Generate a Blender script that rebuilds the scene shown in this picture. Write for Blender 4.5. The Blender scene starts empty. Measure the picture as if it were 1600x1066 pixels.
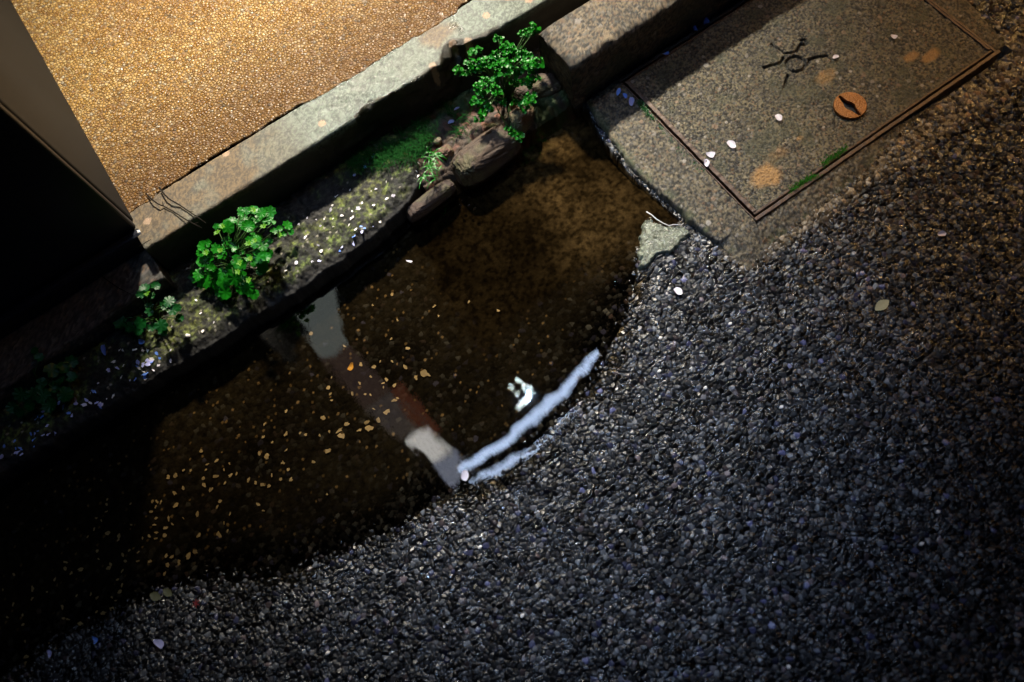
import bpy, bmesh, math, random
import numpy as np
from mathutils import Vector, Matrix
random.seed(7); rng = np.random.default_rng(7)
C = bpy.context.scene.collection
PI = math.pi
# ------------------------------------------------------------------ survey
# The camera was surveyed from the photo: world X runs along the kerb, Y across
# it (road -> pavement), Z up, origin on the road straight below the lens.
F = 1225.0; H = 1.2
n = np.array([151, 480, 1225.]); n /= np.linalg.norm(n)
B = np.array([-1900, -2530, 1225.]); B -= B.dot(n) * n; B /= np.linalg.norm(B)
A = np.cross(n, B)
def P(x, y, z=0.0):
    d = np.array([x - 800, y - 533, F]); t = (H - z) / d.dot(n)
    return (float(t * d.dot(A)), float(t * d.dot(B)), z)
def mirror(x, y, h):          # where something h metres up must hang to be mirrored there
    p = P(x, y, 0); k = 1 + h / H
    return Vector((p[0] * k, p[1] * k, h))
# ------------------------------------------------------------------ noise
def hsh(ix, iy, s):
    v = (ix.astype(np.int64) * 374761393 + iy.astype(np.int64) * 668265263 + s * 1274126177) & 0xffffffff
    v = ((v ^ (v >> 13)) * 1274126177) & 0xffffffff
    v = ((v ^ (v >> 16)) * 2246822519) & 0xffffffff
    return ((v ^ (v >> 15)) & 0xffffff) / float(0xffffff)
def vnoise(x, y, s=0):
    ix = np.floor(x); iy = np.floor(y); fx = x - ix; fy = y - iy
    fx = fx * fx * (3 - 2 * fx); fy = fy * fy * (3 - 2 * fy)
    a = hsh(ix, iy, s); b = hsh(ix + 1, iy, s); c = hsh(ix, iy + 1, s); d = hsh(ix + 1, iy + 1, s)
    return (a * (1 - fx) + b * fx) * (1 - fy) + (c * (1 - fx) + d * fx) * fy
def fbm(x, y, sc, o=4, s=0):
    r = 0; a = .5; t = 0
    for k in range(o):
        r = r + a * vnoise(x * sc + 17.3 * k, y * sc - 9.1 * k, s + k); t += a; sc *= 2.03; a *= .5
    return r / t
def worley(x, y, cell, s=0):
    u = x / cell; v = y / cell; ix = np.floor(u); iy = np.floor(v)
    f1 = np.full(x.shape, 9.); f2 = np.full(x.shape, 9.)
    cx = np.zeros(x.shape); cy = np.zeros(x.shape); dx1 = np.zeros(x.shape); dy1 = np.zeros(x.shape)
    for i in (-1, 0, 1):
        for j in (-1, 0, 1):
            gx = ix + i; gy = iy + j
            px = gx + .1 + .8 * hsh(gx, gy, s); py = gy + .1 + .8 * hsh(gx, gy, s + 1)
            ddx = u - px; ddy = v - py
            d = np.sqrt(ddx * ddx + ddy * ddy)
            m = d < f1
            f2 = np.where(m, f1, np.minimum(f2, d))
            cx = np.where(m, gx, cx); cy = np.where(m, gy, cy)
            dx1 = np.where(m, ddx, dx1); dy1 = np.where(m, ddy, dy1)
            f1 = np.where(m, d, f1)
    r = [hsh(cx, cy, s + 5 + k) for k in range(4)]
    return f1, f2, dx1, dy1, r
def sstep(a, b, x):
    t = np.clip((x - a) / (b - a), 0, 1); return t * t * (3 - 2 * t)
def segdist(X, Y, pts, closed=False):
    d = np.full(X.shape, 1e9)
    q = list(pts) + ([pts[0]] if closed else [])
    for (ax, ay), (bx, by) in zip(q[:-1], q[1:]):
        vx, vy = bx - ax, by - ay; L = vx * vx + vy * vy + 1e-12
        t = np.clip(((X - ax) * vx + (Y - ay) * vy) / L, 0, 1)
        d = np.minimum(d, np.hypot(X - ax - t * vx, Y - ay - t * vy))
    return d
def inside(X, Y, pts):
    r = np.zeros(X.shape, bool); m = len(pts)
    for i in range(m):
        x1, y1 = pts[i]; x2, y2 = pts[(i + 1) % m]
        if y1 == y2: continue
        c = ((y1 > Y) != (y2 > Y)) & (X < (x2 - x1) * (Y - y1) / (y2 - y1) + x1)
        r ^= c
    return r
# ------------------------------------------------------------------ object helpers
def link(name, me, mat, parent=None):
    o = bpy.data.objects.new(name, me); C.objects.link(o)
    if mat: me.materials.append(mat)
    if parent: o.parent = parent
    return o
def tag(o, label=None, cat=None, group=None, kind=None):
    if label: o['label'] = label
    if cat: o['category'] = cat
    if group: o['group'] = group
    if kind: o['kind'] = kind
    return o
def empty(name, loc=(0, 0, 0)):
    o = bpy.data.objects.new(name, None); C.objects.link(o); o.location = loc
    o.empty_display_size = .02
    return o
def gridmesh(name, V, nu, nv, col=None, keep=None, smooth=True, flip=False):
    """V: (nu*nv,3), index i*nv+j"""
    me = bpy.data.meshes.new(name)
    i = np.arange(nu - 1)[:, None]; j = np.arange(nv - 1)[None, :]
    a = (i * nv + j).ravel()
    q = np.stack([a, a + nv, a + nv + 1, a + 1], 1)
    if flip: q = q[:, ::-1]
    if keep is not None:
        k = keep.ravel(); q = q[k[q].any(1)]
    me.vertices.add(len(V)); me.vertices.foreach_set('co', V.astype(np.float32).ravel())
    me.loops.add(q.size); me.loops.foreach_set('vertex_index', q.astype(np.int32).ravel())
    me.polygons.add(len(q))
    me.polygons.foreach_set('loop_start', np.arange(0, q.size, 4, dtype=np.int32))
    me.polygons.foreach_set('loop_total', np.full(len(q), 4, np.int32))
    me.update(calc_edges=True)
    me.polygons.foreach_set('use_smooth', np.full(len(q), smooth, bool))
    if col is not None:
        ca = me.color_attributes.new('col', 'FLOAT_COLOR', 'POINT')
        c4 = np.ones((len(V), 4), np.float32); c4[:, :col.shape[1]] = col
        ca.data.foreach_set('color', c4.ravel())
    me.validate()
    return me
def pymesh(name, verts, faces, smooth=True):
    me = bpy.data.meshes.new(name); me.from_pydata([tuple(v) for v in verts], [], faces); me.update()
    if smooth: me.polygons.foreach_set('use_smooth', [True] * len(me.polygons))
    return me
class MB:
    def __init__(s): s.v = []; s.f = []
    def add(s, v, f):
        b = len(s.v); s.v += [tuple(p) for p in v]; s.f += [tuple(b + i for i in q) for q in f]
    def box(s, x0, y0, z0, x1, y1, z1):
        s.add([(x0,y0,z0),(x1,y0,z0),(x1,y1,z0),(x0,y1,z0),(x0,y0,z1),(x1,y0,z1),(x1,y1,z1),(x0,y1,z1)],
              [(3,2,1,0),(4,5,6,7),(0,1,5,4),(1,2,6,5),(2,3,7,6),(3,0,4,7)])
    def tube(s, pts, r0, r1=None, k=6):
        r1 = r0 if r1 is None else r1
        pts = [Vector(p) for p in pts]; vs = []; fs = []; m = len(pts)
        for i, p in enumerate(pts):
            d = (pts[min(i + 1, m - 1)] - pts[max(i - 1, 0)]).normalized()
            u = d.cross(Vector((0, 0, 1)))
            if u.length < .05: u = d.cross(Vector((1, 0, 0)))
            u.normalize(); w = d.cross(u); r = r0 + (r1 - r0) * i / max(1, m - 1)
            for q in range(k):
                a = 2 * PI * q / k; vs.append(p + u * math.cos(a) * r + w * math.sin(a) * r)
        for i in range(m - 1):
            for q in range(k):
                a = i * k + q; b = i * k + (q + 1) % k
                fs.append((a, b, b + k, a + k))
        fs.append(tuple(range(k))[::-1]); fs.append(tuple((m - 1) * k + q for q in range(k)))
        s.add(vs, fs)
    def build(s, name, mat, parent=None, smooth=False):
        return link(name, pymesh(name, s.v, s.f, smooth), mat, parent)
def bevel(o, w=.003, seg=2):
    m = o.modifiers.new('bevel', 'BEVEL'); m.width = w; m.segments = seg; m.limit_method = 'ANGLE'
# ------------------------------------------------------------------ materials
class N:
    def __init__(s, name):
        s.m = bpy.data.materials.new(name); s.m.use_nodes = True; s.t = s.m.node_tree; s.t.nodes.clear()
        s.out = s.n('ShaderNodeOutputMaterial'); s.b = None
    def n(s, typ, **k):
        x = s.t.nodes.new(typ)
        for a, b in k.items(): setattr(x, a, b)
        return x
    def l(s, a, b): s.t.links.new(a, b)
    def pr(s, base=(.5, .5, .5), rough=.5, spec=.5, metal=0, **kw):
        b = s.n('ShaderNodeBsdfPrincipled'); s.b = b
        if len(base) == 3: b.inputs['Base Color'].default_value = (*base, 1)
        b.inputs['Roughness'].default_value = rough; b.inputs['Specular IOR Level'].default_value = spec
        b.inputs['Metallic'].default_value = metal
        for k, v in kw.items(): b.inputs[k].default_value = v
        s.l(b.outputs[0], s.out.inputs[0]); return b
    def co(s): 
        t = s.n('ShaderNodeTexCoord'); return t.outputs['Object']
    def noise(s, sc, det=4, rough=.6, vec=None, dist=0):
        x = s.n('ShaderNodeTexNoise'); x.inputs['Scale'].default_value = sc; x.inputs['Detail'].default_value = det
        x.inputs['Roughness'].default_value = rough; x.inputs['Distortion'].default_value = dist
        s.l(vec if vec else s.co(), x.inputs['Vector']); return x.outputs['Fac']
    def vor(s, sc, feat='F1', vec=None, rand=1):
        x = s.n('ShaderNodeTexVoronoi'); x.feature = feat; x.inputs['Scale'].default_value = sc
        x.inputs['Randomness'].default_value = rand
        s.l(vec if vec else s.co(), x.inputs['Vector']); return x
    def ramp(s, fac, stops, interp='LINEAR'):
        r = s.n('ShaderNodeValToRGB'); r.color_ramp.interpolation = interp
        e = r.color_ramp.elements
        while len(e) < len(stops): e.new(.5)
        for q, (p, c) in zip(e, stops):
            q.position = p; q.color = (*c, 1) if len(c) == 3 else (c[0], c[0], c[0], 1)
        s.l(fac, r.inputs[0]); return r.outputs[0]
    def mix(s, fac, a, b, mode='MIX'):
        x = s.n('ShaderNodeMix'); x.data_type = 'RGBA'; x.blend_type = mode
        for inp, v in ((x.inputs['Factor'], fac), (x.inputs['A'], a), (x.inputs['B'], b)):
            if hasattr(v, 'is_linked') or hasattr(v, 'links'): s.l(v, inp)
            elif isinstance(v, tuple): inp.default_value = (*v, 1)
            else: inp.default_value = v
        return x.outputs['Result']
    def math(s, op, a, b=0., c=None, clamp=False):
        x = s.n('ShaderNodeMath'); x.operation = op; x.use_clamp = clamp
        for i, v in enumerate((a, b) if c is None else (a, b, c)):
            if hasattr(v, 'links'): s.l(v, x.inputs[i])
            else: x.inputs[i].default_value = v
        return x.outputs[0]
    def bump(s, h, dist=.001, st=1., prev=None):
        x = s.n('ShaderNodeBump'); x.inputs['Distance'].default_value = dist; x.inputs['Strength'].default_value = st
        s.l(h, x.inputs['Height'])
        if prev: s.l(prev, x.inputs['Normal'])
        return x.outputs[0]
    def set(s, k, v): 
        if hasattr(v, 'links'): s.l(v, s.b.inputs[k])
        else: s.b.inputs[k].default_value = v
def simple(name, base, rough=.5, spec=.5, metal=0, var=.25, sc=120, bumpd=.0006, sub=0):
    m = N(name); m.pr(base, rough, spec, metal)
    f = m.noise(sc, 5)
    m.set('Base Color', m.mix(f, tuple(c * (1 - var) for c in base), tuple(min(1, c * (1 + var)) for c in base)))
    m.set('Normal', m.bump(f, bumpd))
    return m.m
M = {}
# asphalt: per stone colour comes with the mesh, wetness from the gloss
m = N('wet_asphalt'); m.pr(rough=.3, spec=.8)
at = m.n('ShaderNodeAttribute'); at.attribute_name = 'col'
f = m.noise(500, 4, .7); f2 = m.noise(1400, 2, .6)
m.set('Base Color', m.mix(.55, at.outputs['Color'], m.mix(1., at.outputs['Color'], m.ramp(f, [(.3, (.3,)), (.75, (1.7,))]), 'MULTIPLY')))
m.set('Roughness', m.math('ADD', m.math('MULTIPLY', at.outputs['Alpha'], .26), .07))
sa = m.n('ShaderNodeAttribute'); sa.attribute_name = 'dry'; m.set('Specular IOR Level', sa.outputs['Fac'])
m.set('Normal', m.bump(f2, .0004, .6, m.bump(f, .0004, .6)))
M['asphalt'] = m.m
# exposed aggregate pavement
m = N('pebble_pavement'); m.pr(rough=.35, spec=.28)
v = m.vor(180); ve = m.vor(180, 'DISTANCE_TO_EDGE')
sep = m.n('ShaderNodeSeparateColor'); m.l(v.outputs['Color'], sep.inputs[0])
pc = m.ramp(sep.outputs[0], [(0, (.20, .095, .018)), (.3, (.30, .168, .036)), (.6, (.37, .22, .060)), (.84, (.42, .29, .11)), (.93, (.44, .33, .18)), (.975, (.10, .07, .035)), (1, (.42, .36, .25))])
big = m.noise(3.5, 4, .6)
pc = m.mix(m.ramp(big, [(.40, (0,)), (.62, (.6,))]), pc, m.mix(1., pc, (.74, .63, .52), 'MULTIPLY'))
# darker strip beside the kerb
sx = m.n('ShaderNodeSeparateXYZ'); m.l(m.co(), sx.inputs[0])
band = m.math('ADD', sx.outputs[1], m.math('MULTIPLY', m.math('SUBTRACT', big, .5), .22))
bandf = m.ramp(m.math('SUBTRACT', band, 1.0), [(.05, (1,)), (.26, (0,))])
pc = m.mix(m.math('MULTIPLY', bandf, .95), pc, m.mix(1., pc, (.40, .34, .32), 'MULTIPLY'))
gap = m.ramp(ve.outputs['Distance'], [(0.0, (0,)), (.16, (1,))])
m.set('Base Color', m.mix(gap, (.10, .052, .016), pc))
dome = m.ramp(v.outputs['Distance'], [(0, (1,)), (.55, (.6,)), (.9, (0,))])
m.set('Roughness', m.math('ADD', m.math('MULTIPLY', sep.outputs[1], .3), .32))
m.set('Normal', m.bump(m.math('MULTIPLY', dome, gap), .0022, 1.))
M['pavement'] = m.m
# concretes with colour attribute (aggregate computed with the mesh)
def attr_mat(name, spec=.5, rough=(.3, .3), nsc=600, bd=.0008, nsc2=1500):
    m = N(name); m.pr(rough=.4, spec=spec)
    at = m.n('ShaderNodeAttribute'); at.attribute_name = 'col'
    f = m.noise(nsc, 4, .7); g = m.noise(nsc2, 3, .7)
    m.set('Base Color', m.mix(.7, at.outputs['Color'], m.mix(1., at.outputs['Color'], m.ramp(f, [(.32, (.35,)), (.7, (1.6,))]), 'MULTIPLY')))
    m.set('Roughness', m.math('ADD', m.math('MULTIPLY', at.outputs['Alpha'], rough[1]), rough[0]))
    m.set('Normal', m.bump(g, bd * .7, .8, m.bump(f, bd, .9)))
    return m.m
M['concrete'] = attr_mat('weathered_concrete', .7, (.20, .4), 600, .0024)
M['kerb'] = attr_mat('wet_kerb_concrete', .8, (.14, .55), 520, .0016, 900)
M['moss_stone'] = attr_mat('mossy_stone', .4, (.4, .4), 500, .0012, 1300)
# water: clear, faintly brown, mirror by Fresnel
m = N('puddle_water')
tr = m.n('ShaderNodeBsdfTransparent'); tr.inputs[0].default_value = (.72, .62, .46, 1)
gl = m.n('ShaderNodeBsdfGlossy'); gl.inputs['Roughness'].default_value = .011; gl.inputs[0].default_value = (1, 1, 1, 1)
fr = m.n('ShaderNodeFresnel'); fr.inputs['IOR'].default_value = 1.36
mp = m.n('ShaderNodeMapping'); mp.inputs['Rotation'].default_value = (0, 0, .5); mp.inputs['Scale'].default_value = (1, .45, 1); m.l(m.co(), mp.inputs[0])
bb = m.bump(m.noise(26, 1, .4, mp.outputs[0]), .0006, .4)
m.l(bb, gl.inputs['Normal'])
mx = m.n('ShaderNodeMixShader'); m.l(fr.outputs[0], mx.inputs[0]); m.l(tr.outputs[0], mx.inputs[1]); m.l(gl.outputs[0], mx.inputs[2]); m.l(mx.outputs[0], m.out.inputs[0])
M['water'] = m.m
def emit(name, col, st):
    m = N(name); e = m.n('ShaderNodeEmission'); e.inputs[0].default_value = (*col, 1); e.inputs[1].default_value = st
    m.l(e.outputs[0], m.out.inputs[0]); return m.m
def thin(name, base, rough=.4, spec=.4, trans=.35, var=.3, sc=90):
    m = N(name); b = m.pr(base, rough, spec)
    f = m.noise(sc, 3)
    c = m.mix(f, tuple(c * (1 - var) for c in base), tuple(min(1, c * (1 + var)) for c in base))
    m.set('Base Color', c); m.set('Normal', m.bump(f, .0006))
    t = m.n('ShaderNodeBsdfTranslucent'); m.l(c, t.inputs[0])
    mx = m.n('ShaderNodeMixShader'); mx.inputs[0].default_value = trans
    m.l(b.outputs[0], mx.inputs[1]); m.l(t.outputs[0], mx.inputs[2]); m.l(mx.outputs[0], m.out.inputs[0])
    return m.m
M['leaf'] = thin('fresh_green_leaf', (.008, .17, .006), .38, .28, .3, .65, 70)
M['leaf2'] = thin('small_green_leaf', (.009, .17, .006), .38, .28, .3, .65, 110)
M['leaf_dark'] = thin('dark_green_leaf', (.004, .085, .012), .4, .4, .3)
M['grass'] = thin('fine_grass', (.004, .055, .006), .8, .1, .3)
M['moss'] = thin('moss_green', (.020, .11, .008), .8, .1, .2, .5, 250)
M['bud'] = thin('yellow_green_bud', (.10, .30, .01), .5, .3, .3)
M['stem'] = simple('plant_stem', (.025, .07, .012), .6, .2)
M['stem_brown'] = simple('brown_stem', (.10, .055, .03), .6)
M['twig'] = simple('dark_twig', (.008, .006, .004), .8, .15)
M['petal'] = thin('cherry_petal', (.78, .74, .84), .35, .5, .25, .08, 150)
M['petal_shade_lilac'] = thin('lilac_shade_petal', (.50, .52, .95), .35, .5, .25, .2, 150)  # pale petal in shade, the bluish cast is put into its colour
M['petal_shade_blue'] = thin('blue_shade_petal', (.16, .32, .95), .35, .5, .25, .2, 150)  # blue skylight on shaded petals painted as their colour
M['petal_pink'] = thin('pink_petal', (.75, .32, .30), .35, .5, .25, .1, 150)
M['leafbit'] = thin('tan_leaf_fragment', (.40, .335, .22), .5, .3, .1, .35, 130)
M['crumb'] = simple('pale_crumb', (.74, .70, .66), .45, .5, 0, .15, 300)
M['leaf_yellow'] = thin('yellow_leaf', (.75, .42, .05), .45, .4, .2, .2)
M['leaf_cream'] = thin('cream_leaf', (.36, .36, .22), .45, .4, .2, .12, 200)
M['leaf_olive'] = thin('olive_dead_leaf', (.055, .06, .03), .5, .4, .2, .3, 100)
M['leaf_red'] = thin('red_leaf', (.12, .008, .012), .45, .4, .2, .2)
m = N('rusty_steel'); m.pr((.1, .05, .03), .5, .5, .25)
f = m.noise(150, 6, .7)
m.set('Base Color', m.ramp(f, [(.3, (.016, .010, .008)), (.5, (.06, .036, .025)), (.75, (.13, .07, .035))])); m.set('Normal', m.bump(f, .0012))
M['rust'] = m.m
m = N('rusty_brass'); m.pr((.4, .2, .05), .5, .5, .35)
v = m.vor(420); f = m.noise(200, 5)
m.set('Base Color', m.mix(f, (.17, .055, .012), (.42, .19, .05))); m.set('Normal', m.bump(f, .0008, 1, m.bump(v.outputs['Distance'], .0012)))
M['brass'] = m.m
M['dark'] = simple('dark_cavity_metal', (.008, .006, .005), .6)
M['wall'] = None
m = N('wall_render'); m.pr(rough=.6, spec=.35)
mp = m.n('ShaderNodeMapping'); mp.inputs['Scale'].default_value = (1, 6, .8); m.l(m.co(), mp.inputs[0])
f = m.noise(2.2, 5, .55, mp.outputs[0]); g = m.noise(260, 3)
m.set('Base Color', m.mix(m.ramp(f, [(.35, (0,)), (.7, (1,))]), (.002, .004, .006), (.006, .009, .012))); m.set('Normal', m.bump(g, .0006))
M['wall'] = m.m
M['wall_front'] = simple('dark_wall_front', (.012, .014, .022), .35, .4, 0, .3, 80, .0003)  # near-black bluish front of the wall
M['facade'] = simple('night_facade', (.04, .04, .045), .8, .2, 0, .3, 2, .002)
M['pole'] = simple('painted_pole', (.2, .2, .2), .5)
# ------------------------------------------------------------------ puddle outline
edge_px = [(918, 176), (936, 215), (985, 275), (1035, 322), (1062, 345), (1040, 356), (1012, 342), (998, 372), (1000, 405), (990, 450), (978, 500), (950, 545), (937, 592),
           (884, 650), (828, 703), (776, 744), (724, 766), (675, 785), (630, 822), (570, 850), (500, 880), (430, 902), (340, 912), (250, 925), (190, 960), (110, 990), (40, 1040), (-60, 1090)]
water_poly = [P(*q)[:2] for q in edge_px] + [(-1.6, .30), (-1.6, .86), (.515, .86)]
edge_line = [P(*q)[:2] for q in edge_px[5:]]
# ------------------------------------------------------------------ road sheet
def axis(lo, hi, step, outer):
    a = np.arange(lo, hi, step)
    return np.concatenate([[lo - o for o in outer[::-1]], a, [hi + o for o in outer]])
OUT = [.3, 1, 3, 10, 40]
xs = axis(-.86, 1.42, .00125, OUT); ys = np.concatenate([[-.50 - o for o in OUT[::-1]], np.arange(-.45, .80, .00125)])
X, Y = np.meshgrid(xs, ys, indexing='ij'); X = X.ravel(); Y = Y.ravel()
wx = X + .003 * (fbm(X, Y, 40, 2, 3) - .5); wy = Y + .003 * (fbm(X, Y, 40, 2, 4) - .5)
f1, f2, dx, dy, r = worley(wx, wy, .0076, 11)
g1, g2, ex, ey, q = worley(wx + .13, wy - .07, .0038, 31)
dome = (.2 * np.sqrt(np.clip(1 - (f1 / .80) ** 2, 0, 1)) + .8) * sstep(.02, .16, f2 - f1) + (1.5 * (r[1] - .5) * dx + 1.5 * (r[2] - .5) * dy) * sstep(0, .2, f2 - f1)
small = sstep(0, .3, g2 - g1) * np.sqrt(np.clip(1 - (g1 / .85) ** 2, 0, 1))
size = r[0]
st = np.where(size > .25, dome * (.45 + .75 * size) * .0032, .0004 + small * .0016 * (.4 + q[1]))
cut = segdist(X, Y, edge_line); ins = inside(X, Y, water_poly)
sd = np.where(ins, -cut, cut)
sd_full = np.where(ins, -segdist(X, Y, water_poly[:len(edge_px)]), .2)
macro = np.where(sd > 0, .0005 + np.minimum(sd, .10) * .045 + np.minimum(np.maximum(sd - .1, 0), .6) * .012,
                 np.maximum(sd * .09, -.012) - .010 * sstep(.02, .25, -sd))
macro = macro + .004 * (fbm(X, Y, 14, 3, 9) - .5)
far = (np.abs(X) > 2) | (Y < -1)
# silted gutter concrete under the water
bedf = sstep(.44, .52, Y + .05 * (fbm(X, Y, 12, 4, 21) - .5) + .0 * X) * sstep(.05, .14, X + .10 * (fbm(X, Y, 8, 4, 22) - .5))
bedf = bedf * ins
silt = sstep(.015, .09, -sd) * ins
st = st * (1 - .55 * silt) * (1 - .85 * bedf)
bed_h = .0025 * fbm(X, Y, 60, 5, 41) + .0012 * fbm(X, Y, 300, 2, 42)
Z = macro - .0025 + st + bed_h * bedf
# tan cement strip at the near side of the cover frame
strip = sstep(.322, .345, Y + .022 * (fbm(X, Y, 30, 3, 51) - .5)) * sstep(.52, .535, X) * (Y < .42)
stripc = strip * (1 - .45 * sstep(.8, 1.15, X + .1 * (fbm(X, Y, 20, 3, 52) - .5)))
Z = Z + .001 * strip
under = (X > .53) & (Y > .385) & (X < 1.165)
Z = np.where(under, -.05, Z)
Z = np.where(Y > .795, -.06, Z); Z = np.where(far, 0.012, Z)
# colours
lum = .0008 + .048 * r[3] ** 3.5 + .05 * (r[3] > .96)
hue = r[0] * 7 % 1
cr = np.stack([lum * (.92 + .1 * (hue > .8) + .3 * ((hue > .93))), lum * (1.0 + .05 * ((hue > .93))), lum * (1.12 + .9 * ((hue < .12)))], 1)  # blue glints painted in as a bluish tint on some stones
lowf = (sstep(.10, .4, dome) * (size > .25))[:, None]
cs = (.001 + .030 * q[3] ** 3 * sstep(.1, .4, g2 - g1))[:, None] * np.array([[1, 1, 1.1]])
col = cr * lowf + cs * (1 - lowf)
tl = (.03 + .30 * r[3] ** 1.5)[:, None] * np.array([[1., .80, .52]]) * (.45 + .55 * lowf)
col = col * (1 - stripc[:, None]) + tl * stripc[:, None]
# brown tinge near the cover, golden glints further right put into the colour
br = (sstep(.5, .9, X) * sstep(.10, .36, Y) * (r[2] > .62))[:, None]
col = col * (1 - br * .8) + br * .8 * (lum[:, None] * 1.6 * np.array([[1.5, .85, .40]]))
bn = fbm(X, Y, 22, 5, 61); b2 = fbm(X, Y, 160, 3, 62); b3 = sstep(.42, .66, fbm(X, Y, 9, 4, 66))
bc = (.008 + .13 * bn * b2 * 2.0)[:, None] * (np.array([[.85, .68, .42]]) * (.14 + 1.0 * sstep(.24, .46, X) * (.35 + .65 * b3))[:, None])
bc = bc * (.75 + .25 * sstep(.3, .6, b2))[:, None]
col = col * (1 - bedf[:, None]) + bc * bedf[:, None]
sl = (silt * (1 - bedf))[:, None]
spk = ((r[1] > .94) & (f1 < .22 + .15 * r[0]))[:, None] * sl * (.3 + .7 * r[3][:, None])
col = col * (1 - sl * .7) + spk * np.array([[.16, .115, .06]]) + sl * .85 * (.003 + .034 * fbm(X, Y, 120, 3, 71) * fbm(X, Y, 7, 3, 72))[:, None] * np.array([[1., .90, .66]]) 
col = np.concatenate([np.clip(col, 0, 1), (.2 + .8 * r[1])[:, None]], 1)
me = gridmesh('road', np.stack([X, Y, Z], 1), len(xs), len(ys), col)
fa = me.attributes.new('dry', 'FLOAT', 'POINT'); fa.data.foreach_set('value', np.where((Z < 0) & ins, 0., .08 + .62 * hsh(np.floor(r[0] * 9999), np.floor(r[3] * 9999), 5) ** 1.6).astype(np.float32))   # stone under water has no gloss of its own
road = link('road', me, M['asphalt']); tag(road, 'dark wet asphalt road of coarse rounded stones', None, None, 'structure')
def road_z(x, y):
    i = int(np.argmin(np.abs(xs - x))); j = int(np.argmin(np.abs(ys - y)))
    i0, i1, j0, j1 = i - 4, i + 5, j - 4, j + 5
    return float(Z.reshape(len(xs), len(ys))[i0:i1, j0:j1].max())
# ------------------------------------------------------------------ water sheet
wm = MB()
wm.add([(-3, -.45, 0), (.524, -.45, 0), (.524, .80, 0), (-3, .80, 0)], [(0, 1, 2, 3)])
wo = wm.build('puddle_water', M['water']); tag(wo, 'still brown puddle in the gutter', None, None, 'structure')
# ------------------------------------------------------------------ generic concrete colouring
def agg_col(X, Y, cell=.007, base=(.12, .10, .07), s=0, pale=.12):
    f1, f2, dx, dy, r = worley(X, Y, cell, 200 + s)
    b1, _, _, _, rb = worley(X, Y, cell * 2.6, 240 + s)
    c = np.array(base)[None, :] * (.35 + 1.2 * fbm(X, Y, 45, 4, s + 3))[:, None] * (.08 + 2.1 * sstep(.36, .68, fbm(X, Y, 330, 2, s + 4)))[:, None]
    pal = np.array([[.34, .31, .26], [.30, .17, .09], [.13, .14, .13], [.40, .33, .22], [.05, .045, .04], [.22, .2, .17]])
    pk = pal[(r[0] * 5.99).astype(int)]
    m = ((f1 < .25 + .2 * r[3]) & (r[1] < .8))[:, None]
    c = np.where(m, c * .35 + .62 * pk * (.4 + .6 * r[2])[:, None], c)
    pk2 = np.array([[.48, .44, .38], [.32, .22, .14], [.3, .27, .24]])[(rb[0] * 2.99).astype(int)]
    m2 = ((b1 < .16 + .22 * rb[2] * hsh(np.floor(rb[2] * 999), np.floor(rb[1] * 999), 3)) & (rb[1] < pale))[:, None]
    c = np.where(m2, pk2 * .8, c)
    h = np.where(m[:, 0], sstep(.40, .15, f1) * .0013, 0) + np.where(m2[:, 0], .0006, 0)
    return c, h
# ------------------------------------------------------------------ loft along X with real profile: used for kerbs, ledge, blocks
def ribbon(name, x0, x1, dx, profile, colfn, mat, capz=-.06, parent=None):
    xs = np.arange(x0, x1 + dx * .5, dx)
    rows = [profile(x) for x in xs]
    nv = len(rows[0]); KC = 40
    def cap(row, x, sgn):                      # end faces built as many rows so the grain is not stretched
        out = []; sh = []
        for k in range(1, KC + 1):
            q = row.copy(); q[:, 0] = x; dz = (.0 + (k / KC)) * (.18); q[:, 2] = np.maximum(capz, row[:, 2] - dz) ; out.append(q); sh.append(np.full(len(q), sgn * dz))
        return out, sh
    c0, s0 = cap(rows[0], x0, -1); c1, s1 = cap(rows[-1], x1, 1)
    allr = c0[::-1] + rows + c1; V = np.array(allr).reshape(-1, 3)
    shift = np.concatenate(s0[::-1] + [np.zeros(nv * len(rows))] + s1)
    U = V.copy(); U[:, 0] += shift
    col, dz = colfn(U, nv, len(allr))
    V[:, 2] += dz * (shift == 0); V[:, 0] += np.where(shift != 0, np.sign(shift), 0) * dz * 1.2
    me = gridmesh(name, V, len(allr), nv, col)
    return link(name, me, mat, parent)
def prof_pts(pts, step=.003):
    out = []
    for (a, b), (c, d) in zip(pts[:-1], pts[1:]):
        m = max(1, int(math.hypot(c - a, d - b) / step))
        for k in range(m): out.append((a + (c - a) * k / m, b + (d - b) * k / m))
    out.append(pts[-1]); return np.array(out)
# main kerb: top z .12, Y .925..1.015
def rounded(yf, yb, zt, r=.010, bottom=-.06):
    pts = [(yf, bottom), (yf, zt - r)]
    for k in range(1, 6):
        a = k / 6 * PI / 2; pts.append((yf + r - r * math.cos(a), zt - r + r * math.sin(a)))
    pts += [(yf + r, zt), (yb - .004, zt), (yb, zt - .004), (yb, bottom)]
    return pts
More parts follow.
